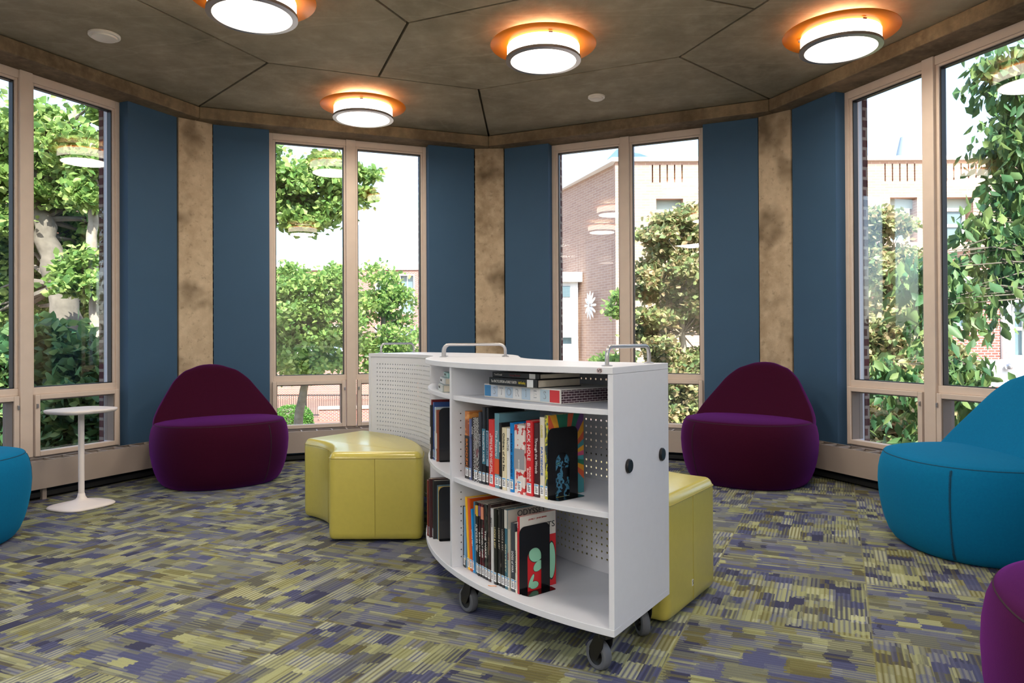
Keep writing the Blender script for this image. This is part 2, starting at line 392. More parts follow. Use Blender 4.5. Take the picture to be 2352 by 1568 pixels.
c.prism([(-4.6, -3.0), (-4.6, -8.2), (4.6, -8.2), (4.6, -3.0), pol(3.80, 315), pol(3.80, 270), pol(3.80, 225)][:4] + [(2.75, -2.72), (0, -3.76), (-2.75, -2.72)], ZC, ZC+.3)
tag(c.build('ceiling', M_CEIL), kind='structure')
# walls
def wall(side, window=True):
    k = WALLS[side]; loc, rz = wframe(k); b = MB()
    e = W+G
    for s in (-1, 1):
        x0, x1 = (W, e) if s > 0 else (-e, -W)
        b.box(x0, x1, -D, .139, 0, ZT+.004)
    b.box(-W, W, .0, .139, 0, .25)
    tag(b.build('wall_'+side, M_BLUE, loc=loc, rot=(0, 0, rz)), kind='structure')
for s in WALLS: wall(s)
# brick outer skin, one per wall
for s, k in WALLS.items():
    loc, rz = wframe(k); b = MB(); m1 = (A+.14)*T22; m2 = (A+.34)*T22
    for q in (-1, 1):
        b.prism([(q*(W-.035), .14), (q*m1, .14), (q*m2, .34), (q*(W+.30), .34), (q*(W+.02), .185), (q*(W-.035), .185)], -3.2, 6.2)
    b.box(-W+.035, W-.035, .14, .185, -3.2, .2); b.box(-W+.035, W-.035, .14, .185, ZT+.02, 6.2)
    tag(b.build('wall_outer_'+s, M_BRD, loc=loc, rot=(0, 0, rz)), kind='structure')
# concrete columns in the corners
for i, a in enumerate((135, 90, 45, 0, 180, 225, 315)):
    ks = (a-22.5, a+22.5); e = W+G; pts = []
    def wp(k, u, off):
        n = Vector((cos(R(k)), sin(R(k)))); t = Vector((n.y, -n.x)); return tuple(n*(A-off)+t*u)
    f1 = Vector(wp(ks[0], -e, D)); f2 = Vector(wp(ks[1], e, D)); rad = Vector(pol(1, a))
    # the wall with the smaller normal angle lies to the right of the corner
    p = [f1-rad*.012+(f2-f1)*.03, f2-rad*.012-(f2-f1)*.03, f2+rad*.3, f1+rad*.3]
    b = MB().prism([tuple(x) for x in p], 0, ZT+.004)
    o = tag(b.build('trim_%d' % (i+1), M_COLC, bevel=.006), kind='structure')
# ring beam
b = MB(); rin, rout = 3.298, 3.70
for k in range(8):
    a0, a1 = 45*k, 45*k+45
    if k in (5, 6): continue
    b.prism([pol(rin, a0), pol(rin, a1), pol(rout, a1), pol(rout, a0)], ZT, ZC-.004)
tag(b.build('trim_8', M_BEAM, bevel=.008), kind='structure')

# windows
def window(n, side):
    k = WALLS[side]; loc, rz = wframe(k); w0 = empty('window_%d' % n, loc, rz, kind='structure')
    f = MB()
    f.box(-W, -W+.034, -.004, .1, .25, ZT); f.box(W-.034, W, -.004, .1, .25, ZT); f.box(-W+.034, W-.034, -.004, .1, ZT-.058, ZT)
    f.box(-W+.034, W-.034, -.004, .1, .232, .262)
    f.build('window_frame', M_FRAME, w0, bevel=.003)
    MB().box(-.043, .043, -.022, .1, .262, ZT-.001).build('mullion', M_FRAME, w0, bevel=.004)
    for s in (-1, 1):
        x0, x1 = (.043, W-.034) if s > 0 else (-W+.034, -.043)
        g = MB()   # fixed light: casing
        g.box(x0, x0+.022, .004, .07, ZS, ZT-.058); g.box(x1-.018, x1, .004, .07, ZS, ZT-.058); g.box(x0+.022, x1-.018, .004, .07, ZT-.075, ZT-.058)
        g.box(x0, x1, .0, .07, .686, ZS); g.build('transom', M_FRAME, w0, bevel=.003)
        g = MB(); a, c_, d, e = x0+.022, x1-.018, ZS, ZT-.075
        g.box(a, a+.007, .018, .06, d, e); g.box(c_-.007, c_, .018, .06, d, e); g.box(a, c_, .018, .06, d, d+.005); g.box(a, c_, .018, .06, e-.008, e)
        g.build('gasket', M_GASK, w0)
        MB().box(a, c_, .040, .046, d, e).build('pane', M_GLASS, w0)
        # opening light below: a sash that stands proud
        sx0, sx1 = x0-.002+(.012 if s > 0 else -.006), x1+.002-(.012 if s < 0 else -.006)
        g = MB(); t = .034; z0, z1 = .262, .686
        g.box(sx0, sx0+t, -.03, .03, z0, z1); g.box(sx1-t, sx1, -.03, .03, z0, z1); g.box(sx0+t, sx1-t, -.03, .03, z1-t, z1); g.box(sx0+t, sx1-t, -.03, .03, z0, z0+t)
        sa = g.build('sash', M_FRAME, w0, bevel=.004)
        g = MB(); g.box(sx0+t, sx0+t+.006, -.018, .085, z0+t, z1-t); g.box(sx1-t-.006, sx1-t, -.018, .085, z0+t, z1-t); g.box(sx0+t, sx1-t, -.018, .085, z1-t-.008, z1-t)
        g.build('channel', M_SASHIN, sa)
        MB().box(sx0+t+.006, sx1-t-.006, .05, .056, z0+t, z1-t-.008).build('pane', M_GLASS, sa)
        lx = sx0+.01 if s > 0 else sx1-.01
        MB().box(lx-.006, lx+.006, -.042, -.03, .595, .625).build('latch', M_STEEL, sa, bevel=.003)
    j = MB()
    for s in (-1, 1):
        x0, x1 = (W-.03, W-.001) if s > 0 else (-W+.001, -W+.03)
        j.box(x0, x1, .1, .14, .2, ZT)
    j.build('outer_jamb', M_ALU, w0)
    return w0
for i, s in enumerate(WALLS): window(i+1, s)

# convector heaters round the foot of the walls
def convector(side, label):
    k = WALLS[side]; loc, rz = wframe(k); yb, yf = -D-.002, -.235
    w0 = empty('convector_heater', loc, rz, label=label, cat='heater', group='convector heaters under the windows')
    mb_, mf = miter(D+.002)-.004, miter(.235)-.002
    p = MB(); z0, z1 = .078, .262
    p.prism([(-mf, yf), (mf, yf), (mf+.004, yf+.006), (-mf-.004, yf+.006)], z0, z1)
    p.prism([(-mf, yf), (mf, yf), (mf+.006, yf+.016), (-mf-.006, yf+.016)], z1-.002, z1)
    p.prism([(-mb_+.006, yb-.014), (mb_-.006, yb-.014), (mb_, yb), (-mb_, yb)], z1-.002, z1)
    p.prism([(-mb_+.003, yb-.006), (mb_-.003, yb-.006), (mb_, yb), (-mb_, yb)], z0+.02, z1)
    p.build('panel', M_CONV, w0, bevel=.0015)
    g = MB(); n = 19; xs = [-mf+.03+(2*mf-.06)*i/n for i in range(n+1)]
    for x in xs: g.box(x-.006, x+.006, yf+.014, yb-.012, z1-.014, z1-.001)
    g.build('grille', M_CONV, w0)
    fn = MB(); fn.prism([(-mf-.01, yf+.02), (mf+.01, yf+.02), (mb_-.01, yb-.016), (-mb_+.01, yb-.016)], .12, .222)
    fn.build('heating_element', M_FIN, w0)
    d = MB(); d.box(-.95, .95, yf+.05, yb-.004, .012, .052); d.build('pipe_cover', M_DARK, w0, bevel=.01)
    for x in (-1.0, 0, 1.0):
        MB().box(x-.014, x+.014, yf+.03, yf+.055, 0, .125).build('leg', M_CONV, w0)
    return w0
convector('left', 'beige metal convector heater running behind the small white pedestal table')
convector('back_left', 'beige convector heater below the window showing the green trees and hedge, behind the yellow ottoman')
convector('back_right', 'beige convector heater below the window showing the brick gable, behind the white book cart')
convector('right', 'beige convector heater with bright slotted top behind the teal lounge chair')

# the room the photographer stands in (white painted walls, lit by added fill panels)
b = MB()
b.box(-4.6, -4.45, -8.2, -3.0, 0, ZC); tag(b.build('wall_rear_left', M_OFFW), kind='structure')
tag(MB().box(4.45, 4.6, -8.2, -3.0, 0, ZC).build('wall_rear_right', M_OFFW), kind='structure')
tag(MB().box(-4.6, 4.6, -8.35, -8.2, 0, ZC).build('wall_rear', M_OFFW), kind='structure')
for nm, s in (('wall_return_left', -1), ('wall_return_right', 1)):
    q = MB().prism([(s*2.52, -2.62), (s*2.87, -2.87), (s*4.6, -2.87), (s*4.6, -3.02), (s*2.80, -3.02), (s*2.46, -2.66)], 0, ZC)
    tag(q.build(nm, M_OFFW), kind='structure')
tag(MB().box(-12, -2.95, -3.4, -3.1, -3.2, 7).box(3.0, 12, -3.4, -3.1, -3.2, 7).box(-12, 12, -8.7, -8.4, -3.2, 7).box(-4.7, 4.7, -8.4, -3.1, ZC+.3, ZC+.5).build('wall_outer_rear', M_BRD), kind='structure')  # unseen rear walls, stretched wide and tall to keep sun off the side windows

# ------------------------------------------------------------------ ceiling fixtures
def lamp(x, y, label):
    w0 = empty('ceiling_light', (x, y, ZC), label=label, cat='light', group=None)
    MB().lathe([(.0, 0), (.13, 0), (.13, -.06), (.0, -.06)], 32, caps=False).build('canopy', M_PLAST, w0, smooth=True)
    MB().lathe([(.130, -.048), (.150, -.048), (.150, -.060), (.130, -.060)], 40, caps=False).build('upper_glow_ring', mat('upper_lamp_glow', (255, 244, 230), .4, emit=(1, .82, .56), estr=LAMP*6.0), w0, smooth=True)
    MB().lathe([(.0, -.070), (.12, -.070), (.333, -.078), (.335, -.081), (.333, -.084), (.12, -.076), (.0, -.076)], 72, caps=False).build('orange_disc', M_ORAN, w0, smooth='all')
    MB().lathe([(.0, -.088), (.225, -.088), (.229, -.095), (.229, -.176), (.222, -.180), (.0, -.180)], 64, caps=False).build('drum_shade', M_DRUM, w0, smooth=True)
    MB().lathe([(.229, -.166), (.2365, -.166), (.2375, -.183), (.207, -.186), (.207, -.181), (.229, -.179), (.229, -.166)], 64, caps=False).build('trim_ring', M_STEEL, w0, smooth=True)
    ld = bpy.data.lights.new('lamp_light', 'AREA'); ld.shape = 'DISK'; ld.size = .40; ld.energy = LAMPW; ld.color = LAMPCOL
    lo = bpy.data.objects.new('lamp_light', ld); COL.objects.link(lo); lo.parent = w0; lo.location = (0, 0, -.188)
    for k in range(3):
        a = R(40+120*k); T = Matrix.Rotation(a, 4, 'Z')
        MB().box(.226, .240, -.012, .012, -.098, -.088, T).build('clip', M_STEEL, w0)
    return w0
lamp(.487, 1.0, 'ceiling lamp with orange disc and glowing drum, the middle one above the white cart')
lamp(-.93, 2.15, 'ceiling lamp with orange disc and glowing drum, the smallest, farthest one before the tree window')
lamp(2.30, .882, 'ceiling lamp with orange disc and glowing drum close to the big window on the right')
lamp(-1.10, .305, 'large ceiling lamp with orange disc and glowing drum, cut by the picture top')
for x, y in ((1.1, -.45), (-.49, -1.15), (-2.3, -.9), (.95, -2.15)):
    tag(lamp(x, y, 'ceiling lamp with orange disc behind the viewer'), group='ceiling lamps above the entrance side')
def detector(x, y, r, label):
    w0 = empty('ceiling_speaker', (x, y, ZC), label=label, cat='detector')
    MB().lathe([(0, -.001), (r, -.001), (r, -.012), (r*.96, -.016), (0, -.016)], 40, caps=False).build('rim', M_PLAST, w0, smooth=True)
    MB().lathe([(r*.82, -.014), (r*.78, -.026), (r*.5, -.034), (0, -.036)], 40, caps=False).build('dome', M_PLAST, w0, smooth=True)
detector(.93, 2.22, .068, 'small round white ceiling disc near the far centre corner')
detector(-2.29, .93, .092, 'round white ceiling disc near the beam above the side table')
def rear_fill_panel(x, y):  # glowing panels added out of view to brighten the interior
    w0 = empty('ceiling_fill_panel', (x, y, ZC), label='added flat white fill panel on the unseen ceiling behind the viewer', cat='light', group='added fill panels behind the viewer')
    MB().box(-.62, .62, -.32, .32, -.03, 0).build('frame', M_PLAST, w0)
    MB().box(-.58, .58, -.28, .28, -.034, -.03).build('diffuser', mat('fill_panel_glow', (250, 250, 250), .5, emit=(1, .95, .90), estr=REAR), w0)
REAR = 12.0  # strength of the added fill panels
for x, y in ((-2.6, -4.6), (0, -5.0), (2.6, -4.6), (-2.6, -6.8), (0, -7.0), (2.6, -6.8)): rear_fill_panel(x, y)

# ------------------------------------------------------------------ lounge chairs
def superell(a, b, n, seg, cx=0, cy=0, z=0, nf=None):
    out = []
    for i in range(seg):
        t = 2*pi*i/seg; ct, st = cos(t), sin(t); e = n if st < 0 or nf is None else nf
        x = a*abs(ct)**(2/e)*(1 if ct >= 0 else -1); y = b*abs(st)**(2/e)*(1 if st >= 0 else -1)
        out.append((cx+x, cy+y, z))
    return out
CA, CB = .480, .435
PROF = [(.0, .76), (.004, .80), (.018, .842), (.05, .890), (.10, .932), (.16, .965), (.23, .99), (.30, 1.0), (.36, .994), (.41, .974), (.445, .943), (.457, .925)]
BACKW = [(.40, .455), (.47, .448), (.55, .408), (.645, .345), (.75, .275), (.823, .190), (.85, .135), (.865, .08)]
def interp(tab, z):
    for (a, b), (c, d) in zip(tab, tab[1:]):
        if z <= c: return b+(d-b)*(z-a)/(c-a)
    return tab[-1][1]
def lounge_chair(x, y, rear, fabric, thread, label, seams=(-45, 45, 147, 213)):
    """local +y is the front; REAR: world direction the backrest points to"""
    w0 = empty('lounge_chair', (x, y, 0), R(rear+90), label=label, cat='chair')
    seg = 96; b = MB()
    b.loft([superell(CA*f, CB*f, 2.25, seg, z=z) for z, f in PROF]+[superell(CA*f, CB*f, 2.25, seg, z=z) for z, f in ((.463, .88), (.472, .78), (.480, .6), (.485, .35), (.487, .1))])
    b.build('seat', fabric, w0, smooth='all')
    rings = []; N = 26
    for i in range(N+1):
        t = (i/N); tt = 1-(1-t)**1.6; z = .40+.465*tt
        zz = .40+.467*min(1, tt); a = sum(interp(BACKW, min(.865, max(.40, zz+dz))) for dz in (-.02, 0, .02))/3
        q = max(0, (tt-.90)/.10); a = a*(1-q)+(.12*sqrt(max(0, 1-q*q))+.001)*q if q > 0 else a
        yf = .012-.285*tt**.9; yr = -.400+.03*tt**4; cap = sqrt(max(0, 1-q**3)) if q else 1
        yc = yf-.03; mid = (yf+yr)/2; rings.append([(x, mid+(y-mid)*cap, zz) for x, y, _ in
            [(a*abs(cos(t_))**(2/2.25)*(1 if cos(t_) >= 0 else -1), (yc+(yf-yc)*abs(sin(t_))**(2/2.6)) if sin(t_) >= 0 else (yc-(yc-yr)*abs(sin(t_))**(2/2.25)), 0) for t_ in [2*pi*u_/seg for u_ in range(seg)]]])
    MB().loft(rings).build('backrest', fabric, w0, smooth='all')
    s = MB(); zs = .449
    ring = superell(CA*.934, CB*.934, 2.25, 160, z=zs)
    s.tube(ring, .0028, 6, closed=True)
    for i in range(0, 160):
        p = Vector(ring[i]); q = Vector(ring[(i+1) % 160]); nrm = Vector((p.x/CA, p.y/CB, 0)).normalized()
        for f in (0, .5):
            m = p.lerp(q, f); s.tube([m+Vector((0, 0, .006))-nrm*.004, m+Vector((0, 0, -.007))+nrm*.0035], .0012, 4)
    s.build('seat_seam', thread, w0)
    for a in seams:
        s = MB(); pts = []
        for z, f in PROF[2:-1]:
            e = 2.25; ca, sa = cos(R(90-a)), sin(R(90-a)); rr = 1/((abs(ca)/(CA*f))**e+(abs(sa)/(CB*f))**e)**(1/e)
            pts.append((rr*ca, rr*sa, z))
        dense = []
        for i in range(len(pts)-1):
            for k in range(5): dense.append(Vector(pts[i]).lerp(Vector(pts[i+1]), k/5))
        s.tube(dense, .0022, 6)
        tdir = Vector((-sin(R(90-a)), cos(R(90-a)), 0))
        L = 0
        for i in range(0, len(dense)-1):
            for k in range(2):
                m = dense[i].lerp(dense[i+1], k/2); s.tube([m-tdir*.007, m+tdir*.007], .0012, 4)
        s.build('side_seam', thread, w0)
    MB().lathe([(.26, 0), (.27, -.0), (.27, .012), (.0, .012), (0, 0)], 32, caps=False).build('base_plate', M_BLACK, w0)
    return w0
lounge_chair(-1.93, 1.80, 128, M_PUR, M_PSTI, 'plum purple rounded lounge chair beside the small white pedestal table', seams=(-33, 147))
lounge_chair(1.995, 1.81, 50, M_PUR, M_PSTI, 'plum purple rounded lounge chair at the column behind the white book cart', seams=(33, 147))
lounge_chair(2.645, .11, 0, M_TEAL, M_TSTI, 'teal blue rounded lounge chair with dark stitched seam before the big window')
lounge_chair(-2.69, 0.02, 180, M_TEAL, M_TSTI, 'teal blue rounded lounge chair mostly out of view, only its seat side showing')
lounge_chair(1.86, -2.04, -20, M_PUR, M_PSTI, 'plum purple rounded lounge chair in the nearest corner, mostly out of view')

# pedestal table
w0 = empty('side_table', (-2.47, .975, 0), R(68), label='small white pedestal side table with rounded square top by the convector heater', cat='table')
b = MB(); rr = []
for z, f in ((0, .96), (.004, .985), (.010, .99), (.016, .95), (.022, .80), (.028, .55), (.040, .30), (.060, .13)):
    if f > .2: rr.append([(px, py, z) for px, py, _ in superell(.176*f, .160*f, 3.2, 64)])
rr += [[(x, y, z) for x, y, _ in superell(r, r, 2, 64)] for z, r in ((.048, .034), (.062, .024), (.085, .019))]
b.loft(rr); b.build('base', M_POWD, w0, smooth='all')
MB().lathe([(.0175, .07), (.0175, .600)], 28).build('column', M_POWD, w0, smooth=True)
b = MB(); b.loft([superell(.184*f, .168*f, 3.4, 64, z=z) for z, f in ((.596, .86), (.598, .93), (.606, .985), (.612, 1.0), (.617, 1.0), (.6205, .99), (.6215, .97))])
b.build('table_top', M_POWD, w0, smooth=True)

# ------------------------------------------------------------------ ottomans
def sector(r0, r1, a0, a1, n=18, cx=0, cy=0):
    o = [(r1*cos(R(a0+(a1-a0)*i/n))-cx, r1*sin(R(a0+(a1-a0)*i/n))-cy) for i in range(n+1)]
    return o+[(r0*cos(R(a1-(a1-a0)*i/n))-cx, r0*sin(R(a1-(a1-a0)*i/n))-cy) for i in range(n+1)]
def sector_round(r0, r1, h, rad, cx, n=26, m=7):
    out = []; P = lambda r, a: Vector((r*cos(a)-cx, r*sin(a))); H = R(h)
    def corner(p0, p, p1):
        for k in range(1, m):
            t = k/m; out.append(tuple(p0*(1-t)**2+p*2*t*(1-t)+p1*t*t))
    e1 = H-rad/r1; e0 = H-rad/r0
    for i in range(n+1): out.append(tuple(P(r1, -e1+2*e1*i/n)))
    corner(P(r1, e1), P(r1, H), P(r1-rad, H)); out.append(tuple(P(r1-rad, H))); out.append(tuple(P(r0+rad, H))); corner(P(r0+rad, H), P(r0, H), P(r0, e0))
    for i in range(n+1): out.append(tuple(P(r0, e0-2*e0*i/n)))
    corner(P(r0, -e0), P(r0, -H), P(r0+rad, -H)); out.append(tuple(P(r0+rad, -H))); out.append(tuple(P(r1-rad, -H))); corner(P(r1-rad, -H), P(r1, -H), P(r1, -e1))
    return out
def ottoman(ox, oy, mid, half, r0, r1, label, tagged):
    rc = (r0+r1)/2; px, py = pol(rc, mid); w0 = empty('ottoman', (ox+px, oy+py, 0), R(mid), label=label, cat='ottoman')
    base = sector_round(r0, r1, half, .042, rc)
    H = .468; prof = [(.014, .020), (.018, .010), (.028, .003), (.05, 0), (H-.045, 0), (H-.026, .003), (H-.012, .010), (H-.004, .019), (H-.001, .026), (H, .034)]
    b = MB(); b.loft([[(x, y, z) for x, y in (inset(base, d) if d else inset(base, .0001))] for z, d in prof]); b.build('cushion_body', M_YEL, w0, smooth='all')
    s = MB(); s.tube([(x, y, H-.032) for x, y in inset(base, -.0004)], .0019, 5, closed=True); s.build('top_seam', M_YELS, w0)
    # a seam down the middle of every side
    e = .0003
    for sg in (-1, 1):
        s = MB()
        a = R(sg*half); c0 = Vector((rc*cos(a)-rc, rc*sin(a), 0)); t = Vector((-sin(a), cos(a), 0))*sg
        s.tube([c0+t*e+Vector((0, 0, .03)), c0+t*e+Vector((0, 0, H-.034))], .0016, 5).build('side_seam', M_YELS, w0)
    for r in (r0-e, r1+e): MB().tube([(r-rc, 0, .03), (r-rc, 0, H-.034)], .0016, 5).build('side_seam', M_YELS, w0)
    for a, r in ((-half*.7, r0+.1), (half*.7, r0+.1), (-half*.8, r1-.1), (half*.8, r1-.1)):
        x, y = r*cos(R(a))-rc, r*sin(R(a)); MB().lathe([(.02, 0), (.02, .02)], 16, c=(x, y)).build('glide', M_BLACK, w0)
    if tagged:
        a = R(half); T = Matrix.Translation((rc*cos(a)-rc, rc*sin(a), 0)) @ Matrix.Rotation(a, 4, 'Z')
        MB().box(.004, .016, 0, .0015, .085, .110, T).build('brand_tag', M_TRIMW, w0)
        q = T @ Vector((.010, .0022, .0975)); text('tag_lettering', 'S', .022, M_BLACK, w0, q, (R(90), 0, a+pi))
    return w0
O1 = (1.511, .003); O2 = (-1.275, .125)
ottoman(-1.30, .14, 29.5, 28.5, .645, 1.135, 'yellow-green vinyl ottoman with curved sides nestled against the perforated back of the far cart', False)
ottoman(O1[0], O1[1], 208.6, 28.2, .61, 1.125, 'yellow-green vinyl ottoman standing behind the book-filled white cart, a small tag on its seam', True)

# ------------------------------------------------------------------ curved book carts
RI, RO, RM = 1.164, 1.615, 1.39
def cp(r, a, z=0): return Vector((r*cos(R(a))-RM, r*sin(R(a)), z))
def cart(center, mid, label, casters, full=True):
    px, py = pol(RM, mid); w0 = empty('book_cart', (center[0]+px, center[1]+py, 0), R(mid), label=label, cat='cart')
    MB().prism(sector(RI, RO, -30, 30, 40, RM), .9415, .963).build('top_board', M_WHITE, w0, bevel=.0015)
    MB().prism(sector(RI, RO, -30, 30, 40, RM), .140, .1625).build('bottom_board', M_WHITE, w0, bevel=.0015)
    th = .0185
    for sg in (-1, 1):
        T = Matrix.Translation((-RM, 0, 0)) @ Matrix.Rotation(R(30*sg), 4, 'Z')
        e = MB(); e.box(RI, RO-.002, min(0, -sg*th), max(0, -sg*th), .1625, .941, T)
        ep = e.build('end_panel', M_WHITE, w0, bevel=.001)
        for r in (1.507, 1.233):
            c_ = MB(); Tc = T @ Matrix.Translation((r, 0, .647)) @ Matrix.Rotation(R(-90*sg), 4, 'X')
            c_.lathe([(0, -.001), (.0225, -.001), (.0225, .006), (.0195, .009), (0, .009)], 32, Tc, caps=False); c_.build('cap', M_BLACK, ep, smooth=True)
    dv = MB(); dv.box(RI+.01-RM, RO-.004-RM, -th/2, th/2, .1625, .9415); dvo = dv.build('divider', M_WHITE, w0, bevel=.001)
    for lo, hi in ((-30+th/RO*57.3, -th/2/RO*57.3), (th/2/RO*57.3, 30-th/RO*57.3)):
        for z in (.497, .8145):
            MB().prism(sector(RI+.012, RO-.012, lo+.02, hi-.02, 24, RM), z, z+.0175).build('shelf', M_WHITE, w0, bevel=.001)
    MB().prism(sector(RI+.004, RI+.0055, -29.2, 29.2, 40, RM), .163, .941).build('perforated_back', M_PERF, w0)
    pins = MB()
    for z in [.20+.028*i for i in range(21)]:
        if .48 < z < .525: continue
        for s in (-1, 1):
            T = Matrix.Translation((1.572-RM, s*(th/2+.0003), z)) @ Matrix.Rotation(R(-90*s), 4, 'X')
            pins.lathe([(0, 0), (.0026, 0)], 10, T, caps=False)
    pins.build('pin_hole_row', M_BLACK, dvo)
    for sg in (-1, 1):
        h = MB(); a = 28*sg; p0, p1 = cp(1.545, a, .963), cp(1.235, a, .963); d = (p1-p0).normalized(); z = Vector((0, 0, 1)); r = .03; hh = .062
        pts = [p0, p0+z*(hh-r)]+[p0+z*(hh-r)+d*(r-r*cos(R(t)))+z*(r*sin(R(t))) for t in (22, 45, 67)]+[p0+z*hh+d*r, p1+z*hh-d*r]+[p1+z*hh-d*r+d*(r*sin(R(t)))-z*(r-r*cos(R(t))) for t in (22, 45, 67)]+[p1+z*(hh-r), p1]
        h.tube(pts, .0068, 14)
        for p in (p0, p1): h.lathe([(.0175, .963), (.0175, .966), (.008, .968)], 20, c=(p.x, p.y))
        h.build('handle', M_STEEL, w0, smooth=True)
    for (a, r, yaw) in casters:
        p = cp(r, a); c0 = empty('caster', (p.x, p.y, 0), R(yaw)-R(mid), parent=w0)      # local +x: the way the wheel trails
        m = MB(); m.lathe([(.030, .140), (.030, .132), (.022, .128), (.024, .112), (.018, .108)], 24, caps=True); m.build('swivel', M_BLKST, c0, smooth=True)
        f = MB(); off = .028
        for sy in (-1, 1):
            prof = [(-.018, .118), (.022, .118), (off+.022, .07), (off+.016, .040), (off-.012, .036), (-.012, .085)]
            y0, y1 = (.019, .0225) if sy > 0 else (-.0225, -.019)
            f.add([(x, y0, z_) for x, z_ in prof]+[(x, y1, z_) for x, z_ in prof], [tuple(range(6)), tuple(range(11, 5, -1))]+[(i, (i+1) % 6, 6+(i+1) % 6, 6+i) for i in range(6)])
        f.box(-.018, .022, -.0225, .0225, .112, .119); f.build('fork', M_BLACK, c0, bevel=.0015)
        T = Matrix.Translation((off, 0, .048)) @ Matrix.Rotation(R(90), 4, 'X')
        wv = MB(); wv.lathe([(.030, -.015), (.040, -.0165), (.046, -.013), (.048, -.005), (.048, .005), (.046, .013), (.040, .0165), (.030, .015)], 40, T, caps=False); wv.build('tyre', M_TYRE, c0, smooth=True)
        hb = MB(); hb.lathe([(0, -.016), (.012, -.016), (.013, -.011), (.030, -.012), (.034, -.015), (.034, .015), (.030, .012), (.013, .011), (.012, .016), (0, .016)], 32, T, caps=False); hb.build('wheel_hub', M_BLACK, c0, smooth=True)
    return w0
cart1 = cart(O1, 208, 'curved white book cart filled with graphic novels in front of the yellow ottomans',
             [(27.8, 1.56, 128), (27.3, 1.25, 101), (3.2, 1.56, 130), (-27.5, 1.55, 172), (-27, 1.235, 120), (1.0, 1.235, 30)])
cart2 = cart(O2, 28, 'curved white cart behind, its perforated back facing the left yellow ottoman',
             [(27, 1.545, 30), (27, 1.235, 200), (0, 1.545, 80), (0, 1.235, 300), (-27, 1.545, 10), (-27, 1.235, 190)])
p = cp(RO, 28.4, .952); T = R(28.4)
bdg = empty('maker_badge', p, T+R(90), parent=cart1)
MB().lathe([(0, .0), (.0085, 0), (.0085, .0015), (0, .0015)], 28, Matrix.Diagonal((1.25, 1, 1, 1)) @ Matrix.Rotation(R(90), 4, 'X'), caps=False).build('badge_plate', mat('badge_rose', (206, 190, 196), .4), bdg)
text('badge_lettering', 'VS', .0145, M_BLACK, bdg, (0, -.0022, -.0004), (R(90), 0, 0), ext=.0006, shear=.15, sx=1.1)

# ------------------------------------------------------------------ books
M_PAGE = mat('book_pages', (222, 214, 198), .85, noise=.05, nscale=60)
M_LAB = mat('call_number_label', (236, 238, 240), .45)
M_LABP = mat('label_print', (40, 44, 60), .6); M_LABB = mat('label_blue_print', (90, 160, 210), .6)
def stripes(name, cols, axis=2, freq=0.0, rough=.3, stops=None):
    def fn(k):
        p = k.xyz(k.coord('Object')); return k.ramp(k.math('DIVIDE', p[axis], freq), [(s, lin(c)) for s, c in zip(stops, cols)], 'CONSTANT')
    return print_mat(name, fn, rough)
def blotch(name, cols, scale=30, stops=None, stretch=(1, 1, 1), rough=.3, kind='noise', detail=4):
    def fn(k):
        mp = k.n('Mapping'); k.put(mp.inputs[0], k.coord('Object')); mp.inputs['Scale'].default_value = stretch
        if kind == 'noise': v = k.noise(mp.outputs[0], scale, detail, .6)
        else:
            x = k.n('TexVoronoi'); k.put(x.inputs['Vector'], mp.outputs[0]); x.inputs['Scale'].default_value = scale; s_ = k.n('SeparateColor'); k.put(s_.inputs[0], x.outputs['Color']); v = s_.outputs[0]
        return k.ramp(v, [(s, lin(c)) for s, c in zip(stops, cols)], 'CONSTANT')
    return print_mat(name, fn, rough)
def zebra():
    def fn(k):
        x = k.n('TexWave', wave_type='RINGS'); x.rings_direction = 'SPHERICAL'; mp = k.n('Mapping'); k.put(mp.inputs[0], k.coord('Object')); mp.inputs['Location'].default_value = (-.01, 0, -.13); mp.inputs['Scale'].default_value = (2.4, 1, 1)
        k.put(x.inputs['Vector'], mp.outputs[0]); x.inputs['Scale'].default_value = 34; x.inputs['Distortion'].default_value = 7; x.inputs['Detail'].default_value = 2; x.inputs['Detail Scale'].default_value = 1.5
        c = k.ramp(x.outputs['Fac'], [(0, lin((24, 20, 26))), (.72, lin((214, 214, 214)))], 'CONSTANT')
        r = k.ramp(k.noise(k.coord('Object'), 22, 2), [(0, (0, 0, 0)), (.60, (1, 1, 1))], 'CONSTANT')
        return k.mix(k.math('MULTIPLY', r, .7), c, lin((120, 24, 44)))
    return print_mat('black_and_white_swirls', fn)
def sunburst():
    def fn(k):
        p = k.xyz(k.coord('Object')); a = k.math('ARCTAN2', k.math('SUBTRACT', p[2], .13), k.math('SUBTRACT', p[1], .085))
        s = k.math('FLOOR', k.math('MULTIPLY', a, 5.4)); rnd = k.white(k.comb(s, 3.0, 1.0))
        q = k.ramp(k.noise(k.coord('Object'), 34, 3), [(0, lin((16, 18, 24))), (.50, lin((70, 128, 160))), (.60, lin((20, 30, 40))), (.66, lin((110, 180, 170)))], 'CONSTANT')
        ins = k.math('LESS_THAN', k.math('ADD', k.math('POWER', k.math('DIVIDE', k.math('SUBTRACT', p[1], .07), .055), 2.0), k.math('POWER', k.math('DIVIDE', k.math('SUBTRACT', p[2], .05), .11), 2.0)), 1.0)
        burst = k.ramp(rnd, [(0, lin((222, 160, 50))), (.2, lin((64, 140, 150))), (.38, lin((206, 92, 60))), (.55, lin((40, 116, 92))), (.7, lin((108, 70, 130))), (.8, lin((190, 80, 120))), (.9, lin((128, 170, 160)))], 'CONSTANT')
        return k.mix(ins, burst, q)
    return print_mat('sunburst_cover', fn)
